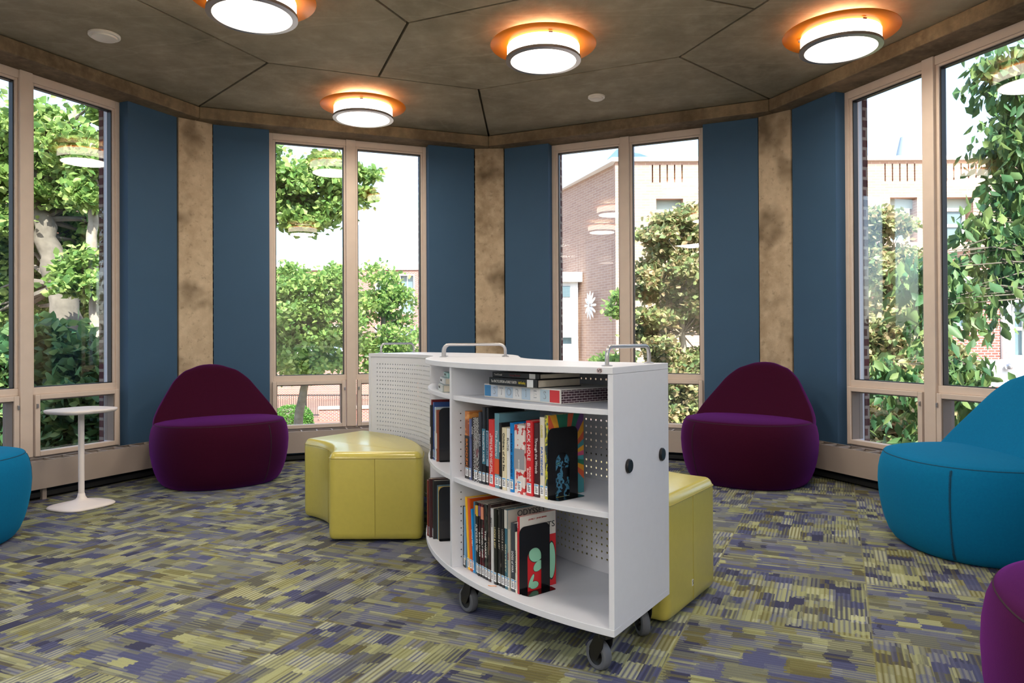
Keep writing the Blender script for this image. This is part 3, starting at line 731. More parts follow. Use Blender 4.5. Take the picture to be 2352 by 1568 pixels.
def brickprint():
    def fn(k):
        b = k.n('TexBrick'); p = k.xyz(k.coord('Object')); k.put(b.inputs['Vector'], k.comb(p[1], p[2], 0.0)); b.inputs['Scale'].default_value = 1
        b.inputs['Brick Width'].default_value = .024; b.inputs['Row Height'].default_value = .0085; b.inputs['Mortar Size'].default_value = .0008
        b.inputs['Color1'].default_value = (*lin((86, 56, 68)), 1); b.inputs['Color2'].default_value = (*lin((64, 46, 58)), 1); b.inputs['Mortar'].default_value = (*lin((225, 218, 218)), 1)
        return b.outputs[0]
    return print_mat('printed_brick_pattern', fn)
def flat(rgb, rough=.3): return mat('cover_%02x%02x%02x' % tuple(rgb), rgb, rough)
BASEV = {}
def book(loc, rz, t, h, d, cov, label, title=None, tcol=(240, 240, 240), tsz=None, tz=None, tw=None, lab=True, lean=0, group=None, extra=(), author=None, cover=None, hard=True, flatlie=None, pages=M_PAGE):
    """spine at y=0 facing -y, thickness along x, height along z"""
    w0 = empty('book', loc, rz, label=label, cat='book', group=group)
    w0.rotation_euler = (0, R(lean), rz) if not flatlie else flatlie
    cm = cov if not isinstance(cov, tuple) else flat(cov)
    c = .0022 if hard else .0009; o = .0025 if hard else .0004; gap = .0004
    b = MB(); r = min(t*.18, .004)
    b.box(gap, c+gap, .003, d, 0, h); b.box(t-c-gap, t-gap, .003, d, 0, h)
    pts = [(gap, .004), (gap+.0006, .0016), (gap+r+.001, 0), (t-gap-r-.001, 0), (t-gap-.0006, .0016), (t-gap, .004), (t-gap-c*.9, .006), (gap+c*.9, .006)]
    b.prism(pts, 0, h)
    b.build('cover', cm, w0)
    MB().box(gap+c, t-gap-c, .0055, d-o, o, h-o).build('page_block', pages, w0)
    if cover: MB().box(t-gap, t-gap+.0004, .004, d-.001, .001, h-.001).build('front_cover_art', cover, w0)
    for (z0, z1, m) in extra:
        mm = flat(m) if isinstance(m, tuple) else m
        MB().box(gap+.0005, t-gap-.0005, -.0004, .002, z0, z1).build('spine_panel', mm, w0)
    if lab and t > .006:
        lw = min(t*.8, .022); l = MB(); l.box(t/2-lw/2, t/2+lw/2, -.0009, -.0002, .010, .010+.034); lo = l.build('call_number_label', M_LAB, w0)
        l = MB()
        for q in range(4): l.box(t/2-lw*.28, t/2+lw*(.05 if q == 3 else .28), -.0012, -.0009, .016+q*.0055, .0185+q*.0055)
        l.build('label_print', M_LABP, lo)
        MB().box(t/2-lw*.4, t/2+lw*.4, -.0012, -.0009, .038, .0425).build('label_logo', M_LABB, lo)
    if title:
        z = tz if tz else h*.6
        text('title_lettering', title, tsz or t*.6, flat(tcol), w0, (t/2, -.0012, z), (R(90), R(90), 0), width=tw)
    if author:
        s, sz, z, wd, colr = author
        text('author_lettering', s, sz, flat(colr), w0, (t/2, -.0012, z), (R(90), R(90), 0), width=wd)
    return w0
AXM, AXB = 311.3, 310.0
def row(start, ang, z, items, group, a0=None, a1=None):
    """items: (thickness, depth offset from the shelf's arc, book kwargs)"""
    ax = Vector((cos(R(ang)), sin(R(ang)), 0)); inn = Vector((-sin(R(ang)), cos(R(ang)), 0)); p = Vector(start)
    for th, off, kw in items:
        q = p+inn*off; kw = dict(kw); kw.setdefault('d', .165); kw['t'] = th*kw.pop('tf', .95)
        f = (p-Vector(start)).length/.45; aa = a0+(a1-a0)*min(1, f) if a0 else ang
        book((q.x, q.y, z), R(aa), group=group, **kw); p += ax*th
    return p
ZM, ZB = .5150, .1630
K = lambda **k: k
s_mid = [(.133, -.789), (.159, -.816), (.175, -.828), (.182, -.842), (.211, -.872), (.221, -.897), (.234, -.917), (.247, -.928), (.27, -.96), (.284, -.988), (.294, -1.0), (.317, -1.018), (.332, -1.03), (.355, -1.04), (.394, -1.084), (.427, -1.102), (.437, -1.13), (.455, -1.146), (.467, -1.156)]
def steps(pts, ang, lo=.007):
    ax = (cos(R(ang)), sin(R(ang))); s = [p[0]*ax[0]+p[1]*ax[1] for p in pts]; out = []
    acc = s[0]
    for a in s[1:]:
        t = max(lo, a-acc); out.append(t); acc += t
    return out
tm = steps(s_mid, AXM)
def arcoff(start, ang, ths, r=1.578):
    ax = Vector((cos(R(ang)), sin(R(ang)))); inn = Vector((-sin(R(ang)), cos(R(ang)))); p = Vector(start); out = []
    for t in ths:   # push each spine back until it stands on the shelf's arc
        best = 0
        for k in range(-60, 80):
            q = p+inn*(k*.001)
            if max(hypot(q.x-O1[0], q.y-O1[1]), hypot((q+ax*t).x-O1[0], (q+ax*t).y-O1[1])) <= r: best = k*.001; break
        out.append(best); p += ax*t
    return out
rng = random.Random(4)
om = arcoff(s_mid[0], AXM, tm, 1.574); om = [o+rng.uniform(0, .005) for o in om]
fire = blotch('orange_sunset_print', [(150, 80, 44), (206, 130, 70), (226, 160, 90)], 12, [0, .45, .6], (1, 1, 3))
mids = [
 K(h=.258, cov=fire, label='thick book with an orange sunset spine, first of the middle row beside the divider', extra=((0.0, .165, (26, 20, 20)),), title='BRODZKI', tcol=(224, 130, 40), tz=.098, tw=.11),
 K(h=.232, cov=(88, 100, 146), label='slate blue plain book right of the orange sunset spine in the middle row', extra=((.16, .162, (52, 60, 92)),), d=.15),
 K(h=.238, cov=(34, 24, 26), label='thin near-black book between slate blue and black-and-white swirl spines', title='DUMAS', tz=.19, lab=False, d=.15),
 K(h=.240, cov=zebra(), label='book with swirling black and white line drawing on its spine'),
 K(h=.264, cov=(42, 44, 54), label='dark grey tall book right of the swirl-pattern spine', title='SAILOR', tcol=(170, 176, 190), tz=.16),
 K(h=.283, cov=(30, 32, 38), label='tall black book with teal-blue title panel, first of the pair', extra=((.075, .205, (62, 116, 140)),), title='THE COLLECTOR  A NOVEL', tz=.14, tw=.115),
 K(h=.283, cov=(30, 32, 38), label='tall black book with pale blue title panel, second of the pair', extra=((.070, .200, (136, 164, 190)),), title='SNOWPIERCER', tcol=(20, 24, 40), tz=.145, tw=.10),
 K(h=.243, cov=(214, 58, 56), label='bright red book with white handwritten title', title='TODAY IS THE LAST DAY\nOF THE REST OF YOUR LIFE', tsz=.009, tz=.12, tw=.145),
 K(h=.268, cov=(104, 152, 168), label='grey-blue tall book with small orange patch low on its spine', extra=((.05, .105, (214, 90, 50)),), title='The Property', tcol=(225, 232, 236), tz=.16, cover=flat((108, 152, 170)), d=.19),
 K(h=.236, cov=(26, 26, 28), label='black slim book right of the grey-blue spine', title='BEST COMICS', tsz=.006, tz=.15, d=.19),
 K(h=.221, cov=(226, 216, 184), label='cream book with black serif title in the middle row', title='Children of the Sea', tcol=(30, 28, 26), tz=.135, tw=.135, cover=flat((190, 180, 150))),
 K(h=.221, cov=(226, 228, 230), label='white book with small black heading, beside the cream one', title='PLUTO', tcol=(20, 20, 22), tz=.165, tw=.045, hard=False),
 K(h=.242, cov=(14, 128, 206), label='bright blue hardcover in the middle row', title='BORIS PIANI   SCHOOLED U', tcol=(8, 30, 60), tz=.13, tw=.15, tsz=.012),
 K(h=.238, cov=blotch('red_and_white_print', [(222, 216, 214), (196, 60, 62)], 38, [0, .56], kind='noise', detail=2), label='thick white book with red brush pattern and grey band', extra=((.085, .155, (150, 152, 158)),), title='BRODECK', tsz=.008, tz=.10),
 K(h=.256, cov=(206, 44, 52), label='thick red hardcover with large white capitals', title='BLACK HOLE', tz=.185, tw=.128, tsz=.022, author=('CHARLES\nBURNS', .011, .075, .05, (240, 236, 232))),
 K(h=.250, cov=(62, 34, 40), label='dark brown narrow book between the thick red and the cream yellow-lettered spine', title='Through the Woods', tz=.14, tw=.12),
 K(h=.272, cov=(224, 218, 202), label='cream white book with blue capitals running down the spine', title='PATIENCE', tcol=(24, 96, 190), tz=.125, tw=.095, author=('CLOWES', .012, .225, .042, (216, 204, 40)), hard=False),
 K(h=.280, cov=blotch('green_collage_print', [(70, 110, 104), (206, 200, 60), (40, 60, 70), (96, 150, 140)], 34, [0, .42, .5, .6], (1, 1, .6)), label='tall book with a rainbow sunburst cover behind the black bookend', cover=sunburst(), d=.178, hard=False),
]
pm = row((*s_mid[0], 0), AXM, ZM, [(t, o, k) for t, o, k in zip(tm, om, mids)], 'graphic novels on the middle shelf', 303.5, 313.5)

s_bot = [(.105, -.755), (.116, -.768), (.137, -.795), (.151, -.809), (.168, -.826), (.178, -.838), (.186, -.847), (.194, -.857), (.203, -.868), (.213, -.879), (.226, -.896), (.243, -.914), (.256, -.93), (.268, -.944), (.283, -.960), (.298, -.976), (.313, -.992), (.324, -1.005), (.334, -1.016), (.350, -1.036), (.357, -1.044), (.365, -1.054)]
tb = steps(s_bot, AXB, .006); ob = arcoff(s_bot[0], AXB, tb, 1.568); ob = [o+rng.uniform(0, .004) for o in ob]
dark1 = blotch('dark_comic_print_a', [(28, 22, 26), (84, 26, 38), (170, 150, 130)], 26, [0, .52, .66], (1, 1, .5)); dark2 = blotch('dark_comic_print_b', [(22, 22, 26), (60, 66, 60), (40, 96, 50)], 22, [0, .52, .6], (1, 1, .5))
brown1 = blotch('brown_print', [(84, 66, 62), (52, 38, 40)], 30, [0, .5], (1, 1, .4)); smoke = blotch('grey_smoke_print', [(30, 30, 32), (92, 90, 86)], 14, [0, .56], (1, 1, .6))
teal = blotch('teal_map_print', [(58, 108, 128), (150, 170, 150)], 30, [0, .62], (1, 1, .6))
bots = [
 K(h=.235, cov=(30, 26, 30), label='thin black book with white marks, first of the bottom row', title='SAGA XX', tz=.14, lab=False),
 K(h=.235, cov=(116, 168, 214), label='light blue book with black foot and yellow band', tf=.5, extra=((0, .030, (24, 24, 26)), (.030, .037, (222, 196, 50)))),
 K(h=.276, cov=(244, 190, 20), label='slim yellow book leaning in the bottom row', lean=-5, hard=False),
 K(h=.274, cov=(214, 84, 22), label='slim orange book leaning beside the yellow one', lean=-5, hard=False, cover=flat((206, 78, 20)), d=.19),
 K(h=.238, cov=(8, 140, 214), label='bright blue book leaning right of the orange one', title='LITTLE FISH', tz=.13, lean=-4.5, tw=.06),
 K(h=.270, cov=(70, 120, 150), label='very thin steel blue comic in the bottom row', lean=-2.5, lab=False, hard=False),
 K(h=.272, cov=(24, 22, 26), label='thin black comic with an orange tag at the top', extra=((.225, .258, (226, 140, 40)),), title='THE ROAD TO', tz=.14, tw=.10, lean=-2.2, hard=False),
 K(h=.272, cov=(24, 22, 26), label='thin black comic with a yellow tag at the top', extra=((.222, .262, (222, 190, 60)),), title='A GAME OF YOU', tz=.14, tw=.10, lean=-2.0, hard=False),
 K(h=.272, cov=dark1, label='black and crimson comic with purple tag', extra=((.225, .262, (110, 80, 140)),), title='BRIEF LIVES', tz=.12, tw=.09, lean=-1.7, hard=False),
 K(h=.272, cov=dark1, label='black and crimson comic with salmon tag', extra=((.216, .262, (214, 140, 110)),), title='THE KINDLY ONES', tz=.13, tw=.11, lean=-1.4, hard=False),
 K(h=.275, cov=dark2, label='black and leaf-green comic in the bottom row', title='THE WAKE', tz=.13, tw=.10, lean=-1.0, hard=False),
 K(h=.282, cov=brown1, label='brown mottled tall book in the bottom row', title='the graveyard', tcol=(150, 130, 110), tz=.13),
 K(h=.270, cov=(206, 208, 212), label='slim white-spined comic between brown and black books', lean=-.6, hard=False, title='SCOTT', tcol=(40, 40, 40), tz=.22),
 K(h=.272, cov=(26, 30, 26), label='black book with gold-cream lettering, first of three alike', title='LOCKE & KEY', tcol=(220, 208, 150), tz=.17, tw=.075),
 K(h=.278, cov=smoke, label='smoky black book, second of three alike', title='LOCKE & KEY', tcol=(190, 184, 170), tz=.17, tw=.075),
 K(h=.280, cov=(28, 28, 30), label='black book, third of three alike, beside the teal map spine', title='LOCKE & KEY', tcol=(170, 166, 160), tz=.17, tw=.075),
 K(h=.280, cov=teal, label='tall book with teal map spine and pale head', extra=((.215, .28, (206, 204, 196)),), cover=flat((196, 192, 184)), title='ODYSSEY', tcol=(214, 214, 190), tz=.11, tw=.10, d=.19),
 K(h=.215, cov=(176, 172, 160), label='small greyish book right of the teal map spine', title='red eye', tcol=(150, 40, 40), tz=.12, hard=False),
 K(h=.240, cov=(58, 66, 76), label='dark slate book with white italic capitals', title='DOGS of WAR', tz=.105, tw=.075, tcol=(230, 232, 236)),
 K(h=.212, cov=(222, 222, 206), label='cream slim book beside the dark slate one', title='AGRON ATAGK', tcol=(70, 66, 58), tz=.11, tw=.08, hard=False),
]
def mint():
    def fn(k):
        p = k.xyz(k.coord('Object')); y, z = p[1], p[2]
        def ell(cy, cz, a, b, rot=0.0):
            dy, dz = k.math('SUBTRACT', y, cy), k.math('SUBTRACT', z, cz); c_, s_ = cos(rot), sin(rot)
            e1 = k.math('DIVIDE', k.math('ADD', k.math('MULTIPLY', dy, c_), k.math('MULTIPLY', dz, s_)), a); e2 = k.math('DIVIDE', k.math('SUBTRACT', k.math('MULTIPLY', dz, c_), k.math('MULTIPLY', dy, s_)), b)
            return k.math('ADD', k.math('MULTIPLY', e1, e1), k.math('MULTIPLY', e2, e2))
        d = k.math('MINIMUM', ell(.078, .128, .036, .032), k.math('MINIMUM', ell(.088, .082, .026, .018, .5), k.math('MINIMUM', ell(.055, .035, .008, .026, -.5), k.math('MINIMUM', ell(.068, .018, .022, .014), ell(.150, .09, .02, .07)))))
        c = k.ramp(d, [(0, lin((150, 214, 184))), (.84, lin((22, 40, 34))), (1.0, lin((206, 34, 42)))], 'CONSTANT')
        return k.mix(k.math('GREATER_THAN', z, .185), c, lin((232, 228, 222)))
    return print_mat('mint_and_red_cover', fn)
bots.append(K(h=.268, cov=(196, 40, 54), label='large white book whose red and mint-green cover shows through the bookend', cover=mint(), title='POLLY', tz=.24, lab=False, hard=False, d=.172))
n = min(len(tb), len(bots)); pb = row((*s_bot[0], 0), AXB, ZB, [(t, o, k) for t, o, k in zip(tb, ob, bots)], 'graphic novels on the bottom shelf', 299.5, 312)
# lettering at the head of two covers
def cover_text(s, p, ang, y, z, size, col, width, off):
    ax = Vector((cos(R(ang)), sin(R(ang)), 0)); inn = Vector((-sin(R(ang)), cos(R(ang)), 0)); q = Vector((p[0], p[1], 0))+inn*y+ax*off
    return q
for o in [o for o in COL.objects if o.name.startswith('book') and o.get('label', '').startswith('large white book')]:
    tt = tb[20]; text('cover_lettering', 'JOE KELLY  •  JM KEN NIIMURA', .007, flat((190, 60, 60)), o, (tt+.0006, .085, .252), (R(90), 0, R(90)), width=.085)
    text('cover_lettering', 'GIANTS', .03, flat((16, 16, 18)), o, (tt+.0006, .105, .220), (R(90), 0, R(90)), width=.12)
for o in [o for o in COL.objects if o.name.startswith('book') and o.get('label', '').startswith('tall book with teal map')]:
    text('cover_lettering', 'ODYSSEY', .03, flat((70, 72, 76)), o, (tb[16]+.0006, .11, .262), (R(90), 0, R(90)), width=.13)

def bookend(loc, rz, w_, h_, base, label, arch=True, left=False, cut=(.036, .100, .150)):
    w0 = empty('bookend', loc, rz, label=label, cat='bookend'); t = .0011; r = .024
    out = [(0, 0)]
    out += [(r-r*cos(R(a)), h_-r+r*sin(R(a))) for a in range(0, 91, 15)] + [(w_-r+r*sin(R(a)), h_-r+r*cos(R(a))) for a in range(0, 91, 15)] + [(w_, 0)]
    if arch:
        y0, y1, zt = cut; rr = (y1-y0)/2; out += [(y1, .0)]+[(y1-rr+rr*cos(R(a)), zt-rr+rr*sin(R(a))) for a in range(0, 181, 15)]+[(y0, 0)]
    n = len(out)
    MB().add([(0, y, z) for y, z in out]+[(t, y, z) for y, z in out], [tuple(range(n)), tuple(range(2*n-1, n-1, -1))]+[(i, (i+1) % n, n+(i+1) % n, n+i) for i in range(n)]).build('upright', M_BLKST, w0)
    p = rounded([(0, 0), (base, .012), (base, w_-.004), (0, w_)] if not left else [(0, 0), (base, 0), (base, w_), (0, w_)], .012, 4)
    MB().prism(p, 0, .0011).build('foot', M_BLKST, w0)
    return w0
axm = Vector((cos(R(AXM)), sin(R(AXM)), 0)); inm = Vector((-sin(R(AXM)), cos(R(AXM)), 0)); axb = Vector((cos(R(AXB)), sin(R(AXB)), 0)); inb = Vector((-sin(R(AXB)), cos(R(AXB)), 0))
q = pm+axm*.0016+inm*(om[-1]-.002); bookend((q.x, q.y, ZM), R(AXM), .140, .236, .042, 'black metal bookend holding the middle row, sunburst cover behind it')
q = pb+axb*.0016+inb*(ob[-1]-.001); bookend((q.x, q.y, ZB), R(AXB), .140, .232, .042, 'black metal bookend holding the bottom row, red cover seen through its arch')
MB().tube([(.247+.03*i/6*1.0, -.970-.012*i/6-.003*sin(i*.9), .1650) for i in range(7)], .0011, 6).build('ribbon_marker', mat('orange_ribbon', (232, 140, 50), .7)); tag(COL.objects['ribbon_marker'], 'thin orange ribbon lying on the bottom shelf board before the books', 'ribbon')

# the books lying flat on the top shelf
ZTOP = .8325
bx = empty('boxed_book', (.226, -.826, ZTOP), R(-51.5), label='wide white slipcase with lettered pastel squares and brick print, lying on the top shelf', cat='book')
LB, DB, HB = .445, .275, .050
MB().box(0, LB, 0, DB, 0, HB).build('slipcase', mat('slipcase_white', (222, 220, 216), .5), bx, bevel=.0012)
x = .004; cols = [((60, 130, 184), .040), ((190, 206, 224), .042), ((226, 228, 230), .044), ((184, 204, 222), .046), ((226, 228, 230), .049), ((182, 204, 222), .048), ((228, 228, 228), .052), ((184, 206, 218), .050), ((214, 56, 62), .050)]
tot = sum(c_[1] for c_ in cols)+.0016*8; sc = (LB-.009)/tot
for (c_, wd), ch in zip(cols, ['', 'S', 'T', 'O', 'R', 'I', 'E', 'S', '']):
    wd *= sc; MB().box(x, x+wd, -.0005, 0, .0045, HB-.0045).build('printed_square', flat(c_), bx)
    if ch: text('letter', ch, .038, flat((150, 156, 166)), bx, (x+wd/2, -.0009, HB/2), (R(90), 0, 0)); text('letter', ch, .030, flat(c_), bx, (x+wd/2, -.0015, HB/2), (R(90), 0, 0))
    x += wd+.0016*sc
MB().box(LB, LB+.0005, .004, DB-.002, .0035, HB-.0035).build('brick_print', brickprint(), bx)
def flatbook(x, y, z, rz, L, dp, t, cov, label, title, tcol, tw, tx, author=None, tsz=.014, lab=True):
    w0 = empty('book', (x, y, z), R(rz), label=label, cat='book', group='books lying flat on the top shelf')
    cm = flat(cov); c = .0024
    b = MB(); b.box(0, L, .003, dp, 0, c); b.box(0, L, .003, dp, t-c, t); b.box(0, L, 0, .005, .0006, t-.0006); b.build('cover', cm, w0, bevel=.0008)
    MB().box(.003, L-.003, .0055, dp-.004, c, t-c).build('page_block', M_PAGE, w0)
    text('title_lettering', title, tsz, flat(tcol), w0, (tx, -.0008, t/2), (R(90), 0, 0), width=tw)
    if author: text('author_lettering', author[0], tsz, flat(author[1]), w0, (author[2], -.0008, t/2), (R(90), 0, 0), width=author[3])
    if lab:
        MB().box(L*.80, L*.92, -.0006, 0, .001, t-.001).build('call_number_label', M_LAB, w0)
    return w0
flatbook(.250, -.905, ZTOP+HB+.0006, -50, .275, .205, .028, (30, 31, 32), 'black hardcover with white capitals on the slipcase, the lower of two', 'The ENCYCLOPEDIA of EARLY EARTH', (220, 220, 216), .15, .088, ('Isabel Greenberg', (206, 190, 60), .192, .038))
flatbook(.262, -.906, ZTOP+HB+.0292, -49, .262, .200, .019, (26, 24, 24), 'black book with white script topmost of the stack on the slipcase', 'ToonGround', (220, 220, 220), .045, .035, ('George Blossom', (150, 80, 86), .13, .06), tsz=.010)

# the far compartment of the near cart, seen edge on
def arcpos(r, a): return (O1[0]+r*cos(R(a)), O1[1]+r*sin(R(a)))
a = 188.6
leftm = [(.028, .262, (120, 24, 30), 1.592, 'red-backed book farthest along the middle shelf beyond the divider'), (.024, .240, (34, 34, 38), 1.600, 'black and white picture-spined book beyond the divider'),
         (.030, .255, (40, 74, 140), 1.588, 'deep blue tall book beyond the divider'), (.022, .235, (190, 208, 220), 1.584, 'pale blue slim book beyond the divider'), (.026, .225, (140, 74, 52), 1.580, 'red-brown book next to the edge-on bookend')]
P = Vector((*arcpos(1.585, a), 0)); ang = a+4+90; ax_ = Vector((cos(R(ang)), sin(R(ang)), 0)); in_ = Vector((-sin(R(ang)), cos(R(ang)), 0)); P = P-in_*0
def farrow(rows, a, ang, z, r_end, grp, be_label, hb):
    ax_ = Vector((cos(R(ang)), sin(R(ang)), 0)); in_ = Vector((-sin(R(ang)), cos(R(ang)), 0)); p = Vector((*arcpos(1.575, a), 0))
    for t, h, c_, rr, lb in rows:
        q = p-in_*(rr-1.575); extra = ((h*.25, h*.55, (214, 210, 204)),) if c_[0] in (190, 140) else ((h*.4, h*.6, (220, 220, 220)), (h*.15, h*.28, (180, 170, 170))) if c_ == (34, 34, 38) else ()
        book((q.x, q.y, z), R(ang), t, h, .16, c_, lb, lab=(t > .02), group=grp, extra=extra, cover=flat(c_)); p += ax_*t
    q = p+ax_*.0015+in_*(.006); bookend((q.x, q.y, z), R(ang), .130, .235, .02, be_label, arch=False, left=True)
    return p
farrow(leftm, 190.3, 283.5, ZM, 0, 'books beyond the divider on the middle shelf', 'black metal bookend seen beyond the divider on the middle shelf', .235)
leftb = [(.024, .25, (104, 30, 34), 1.612, 'dark red tall book beyond the divider at the bottom'), (.028, .262, (64, 26, 32), 1.606, 'maroon book beyond the divider at the bottom'), (.030, .258, (30, 30, 32), 1.592, 'thick black book beyond the divider at the bottom'), (.012, .24, (92, 122, 140), 1.574, 'grey-blue thin book beyond the divider at the bottom'), (.012, .235, (200, 170, 90), 1.570, 'ochre thin book beyond the divider at the bottom')]
farrow(leftb, 190.3, 283.5, ZB, 0, 'books beyond the divider on the bottom shelf', 'black metal bookend seen beyond the divider on the bottom shelf', .235)
for i, (z, t, c_, lb, r_, tn) in enumerate(((ZTOP, .030, (170, 178, 176), 'grey-green patterned book lowest of the small stack beyond the divider', 1.575, 'MANGA'), (ZTOP+.031, .026, (206, 214, 220), 'pale blue-white book in the middle of the small stack beyond the divider', 1.567, 'STORY'), (ZTOP+.058, .020, (110, 176, 172), 'turquoise book topmost of the small stack beyond the divider', 1.550, 'SEA'))):
    px, py = arcpos(r_, 196.4); flatbook(px, py, z, 283.5, .17, .13, t, c_, lb, tn, (60, 66, 70), .05, .05, tsz=.012, lab=False)

# ------------------------------------------------------------------ outside
GZ = -3.2
tag(MB().box(-90, 90, -60, 140, GZ-.3, GZ).build('ground', M_MULCH), kind='structure')
tag(MB().add([(-40, 9, GZ+.02), (40, 9, GZ+.02), (40, 33, GZ+.02), (-40, 29, GZ+.02)], [(0, 1, 2, 3)]).build('paved_walk', M_PATH), kind='structure')
FR = (_r.copy(), Vector((-sin(YAW), cos(YAW), 0)))
def cam_yaw_T(): return Matrix.Translation((CAM.x, CAM.y, 0)) @ Matrix.Rotation(YAW, 4, 'Z')     # x to the right, y ahead
def hx(px, d): return (px-1184)/FPX*d
def hz(py, d): return 1.05+(778.6-py)/FPX*d
def facade(b, x0, x1, z0, z1, y0, y1, holes, T=None):
    xs = sorted({x0, x1, *[h[0] for h in holes], *[h[1] for h in holes]}); xs = [x for x in xs if x0 <= x <= x1]
    for a_, c_ in zip(xs, xs[1:]):
        m = (a_+c_)/2; hs = sorted([(h[2], h[3]) for h in holes if h[0] < m < h[1]]); z = z0
        for h0, h1 in hs:
            if h0 > z: b.box(a_, c_, y0, y1, z, h0, T)
            z = max(z, h1)
        if z < z1: b.box(a_, c_, y0, y1, z, z1, T)
def building(name, loc_d, x0, x1, z1, m, label, holes, side=None, coping=None, depth=12, rot=0, slits=(), deep=False):
    """front at y=0 of a frame set up square to the walk"""
    O = cam_yaw_T() @ Vector((x0, loc_d, 0)); w0 = empty(name, (O.x, O.y, 0), YAW+rot, label=label, cat='building'); Wd = x1-x0; hs = [(h[0]-x0, h[1]-x0, h[2], h[3]) for h in holes]; sl = [(h[0]-x0, h[1]-x0, h[2], h[3]) for h in slits]
    b = MB(); facade(b, 0, Wd, GZ, z1, 0, .45, hs+sl)
    if side: b.prism([(0, .45), (Wd, .45), (Wd, depth), side, ] , GZ, z1)
    else: b.box(0, Wd, .45, depth, GZ, z1)
    b.build('brick_wall', m, w0)
    if coping:
        c_ = MB(); c_.prism([(-.12, -.12), (Wd, -.12), (Wd, depth), (side[0]-.12, side[1]) if side else (-.12, depth)], z1, z1+coping); c_.build('coping', M_TRIMW, w0)
    for h in hs:
        f = MB(); t = .10; a_, c_, z0, zz = h
        if deep:
            zl = zz-(zz-z0)*.22; MB().box(a_, c_, .30, .44, zl, zz).build('lintel_shade_panel', mat('lintel_shade_grey_green', (150, 162, 156), .7), w0); zz = zl; c_ -= .12  # grey-green panel carries the shade under the lintel in its colour
            f.box(a_, a_+t, .26, .40, z0, zz); f.box(c_-t, c_, .26, .40, z0, zz); f.box(a_, c_, .26, .40, z0, z0+t); f.box(a_, c_, .26, .40, zz-t, zz); f.box(a_, c_, .28, .38, (z0+zz)/2-.05, (z0+zz)/2+.05)
            fo = f.build('window_surround', M_TRIMW, w0); MB().box(a_+t, c_-t, .34, .36, z0+t, zz-t).build('window_glass', M_PANE, fo); continue
        f.box(a_, a_+t, -.03, .40, z0, zz); f.box(c_-t, c_, -.03, .40, z0, zz); f.box(a_, c_, -.03, .40, z0, z0+t); f.box(a_, c_, -.03, .40, zz-t, zz); f.box(a_, c_, .28, .36, (z0+zz)/2-.05, (z0+zz)/2+.05); f.box((a_+c_)/2-.03, (a_+c_)/2+.03, .28, .36, z0, zz)
        fo = f.build('window_surround', M_TRIMW, w0); MB().box(a_+t, c_-t, .34, .36, z0+t, zz-t).build('window_glass', M_PANE, fo)
    return w0
D1 = 25.0
H = []; SL = []
for c_ in (1540, 2078, 2207, 2420, 2620):
    H.append((hx(c_-31, D1), hx(c_+31, D1), hz(560, D1), hz(457, D1)))
for c_ in (2222, 2420): H.append((hx(c_-34, D1), hx(c_+34, D1), hz(760, D1), hz(640, D1)))
for c0 in (1535, 2070, 2211, 2420): 
    for k_ in range(-2, 3): SL.append((hx(c0+k_*17-1.6, D1), hx(c0+k_*17+1.6, D1), hz(420, D1), hz(379, D1)))
x0 = hx(1415, D1); sidept = (hx(1262, 31.2)-x0, 31.2-D1)
hall = building('brick_hall', D1, x0, hx(2900, D1), hz(372, D1), M_BRT, 'tan brick hall with flat white coping and slit ornaments, beyond the paved walk', H, side=sidept, coping=.14, slits=SL, deep=True)
b = MB(); b.prism([(sidept[0]-.5, 2.6), (sidept[0]+1.25, 2.6), (sidept[0]+2.2, 6.2), (sidept[0]-.5, 6.2)], GZ, hz(640, 29)); b.box(0, .1, 0, .1, 0, .1); 
# white entrance block beside the shaded side wall
O = cam_yaw_T() @ Vector((hx(1240, 28), 28, 0)); eb = empty('entrance_block', (O.x, O.y, 0), YAW, label='low white entrance block with one window beside the shaded brick side wall', cat='building')
wd = hx(1328, 28)-hx(1240, 28); q = MB(); facade(q, 0, wd, GZ, hz(648, 28), 0, .3, [(wd-1.15, wd-.25, hz(790, 28), hz(775, 28))]); q.box(0, wd, .3, 1.3, GZ, hz(648, 28)); q.build('wall', M_TRIMW, eb)
MB().box(-.1, wd+.15, -.2, 1.4, hz(648, 28), hz(626, 28)).build('roof_slab', M_TRIMW, eb); MB().box(wd-1.15, wd-.25, .25, .3, hz(790, 28), hz(775, 28)).build('window_glass', M_PANE, eb)
MB().box(wd-1.3, wd-.3, -.04, 0, hz(682, 28), hz(657, 28)).build('upper_panel', M_PANE, eb)
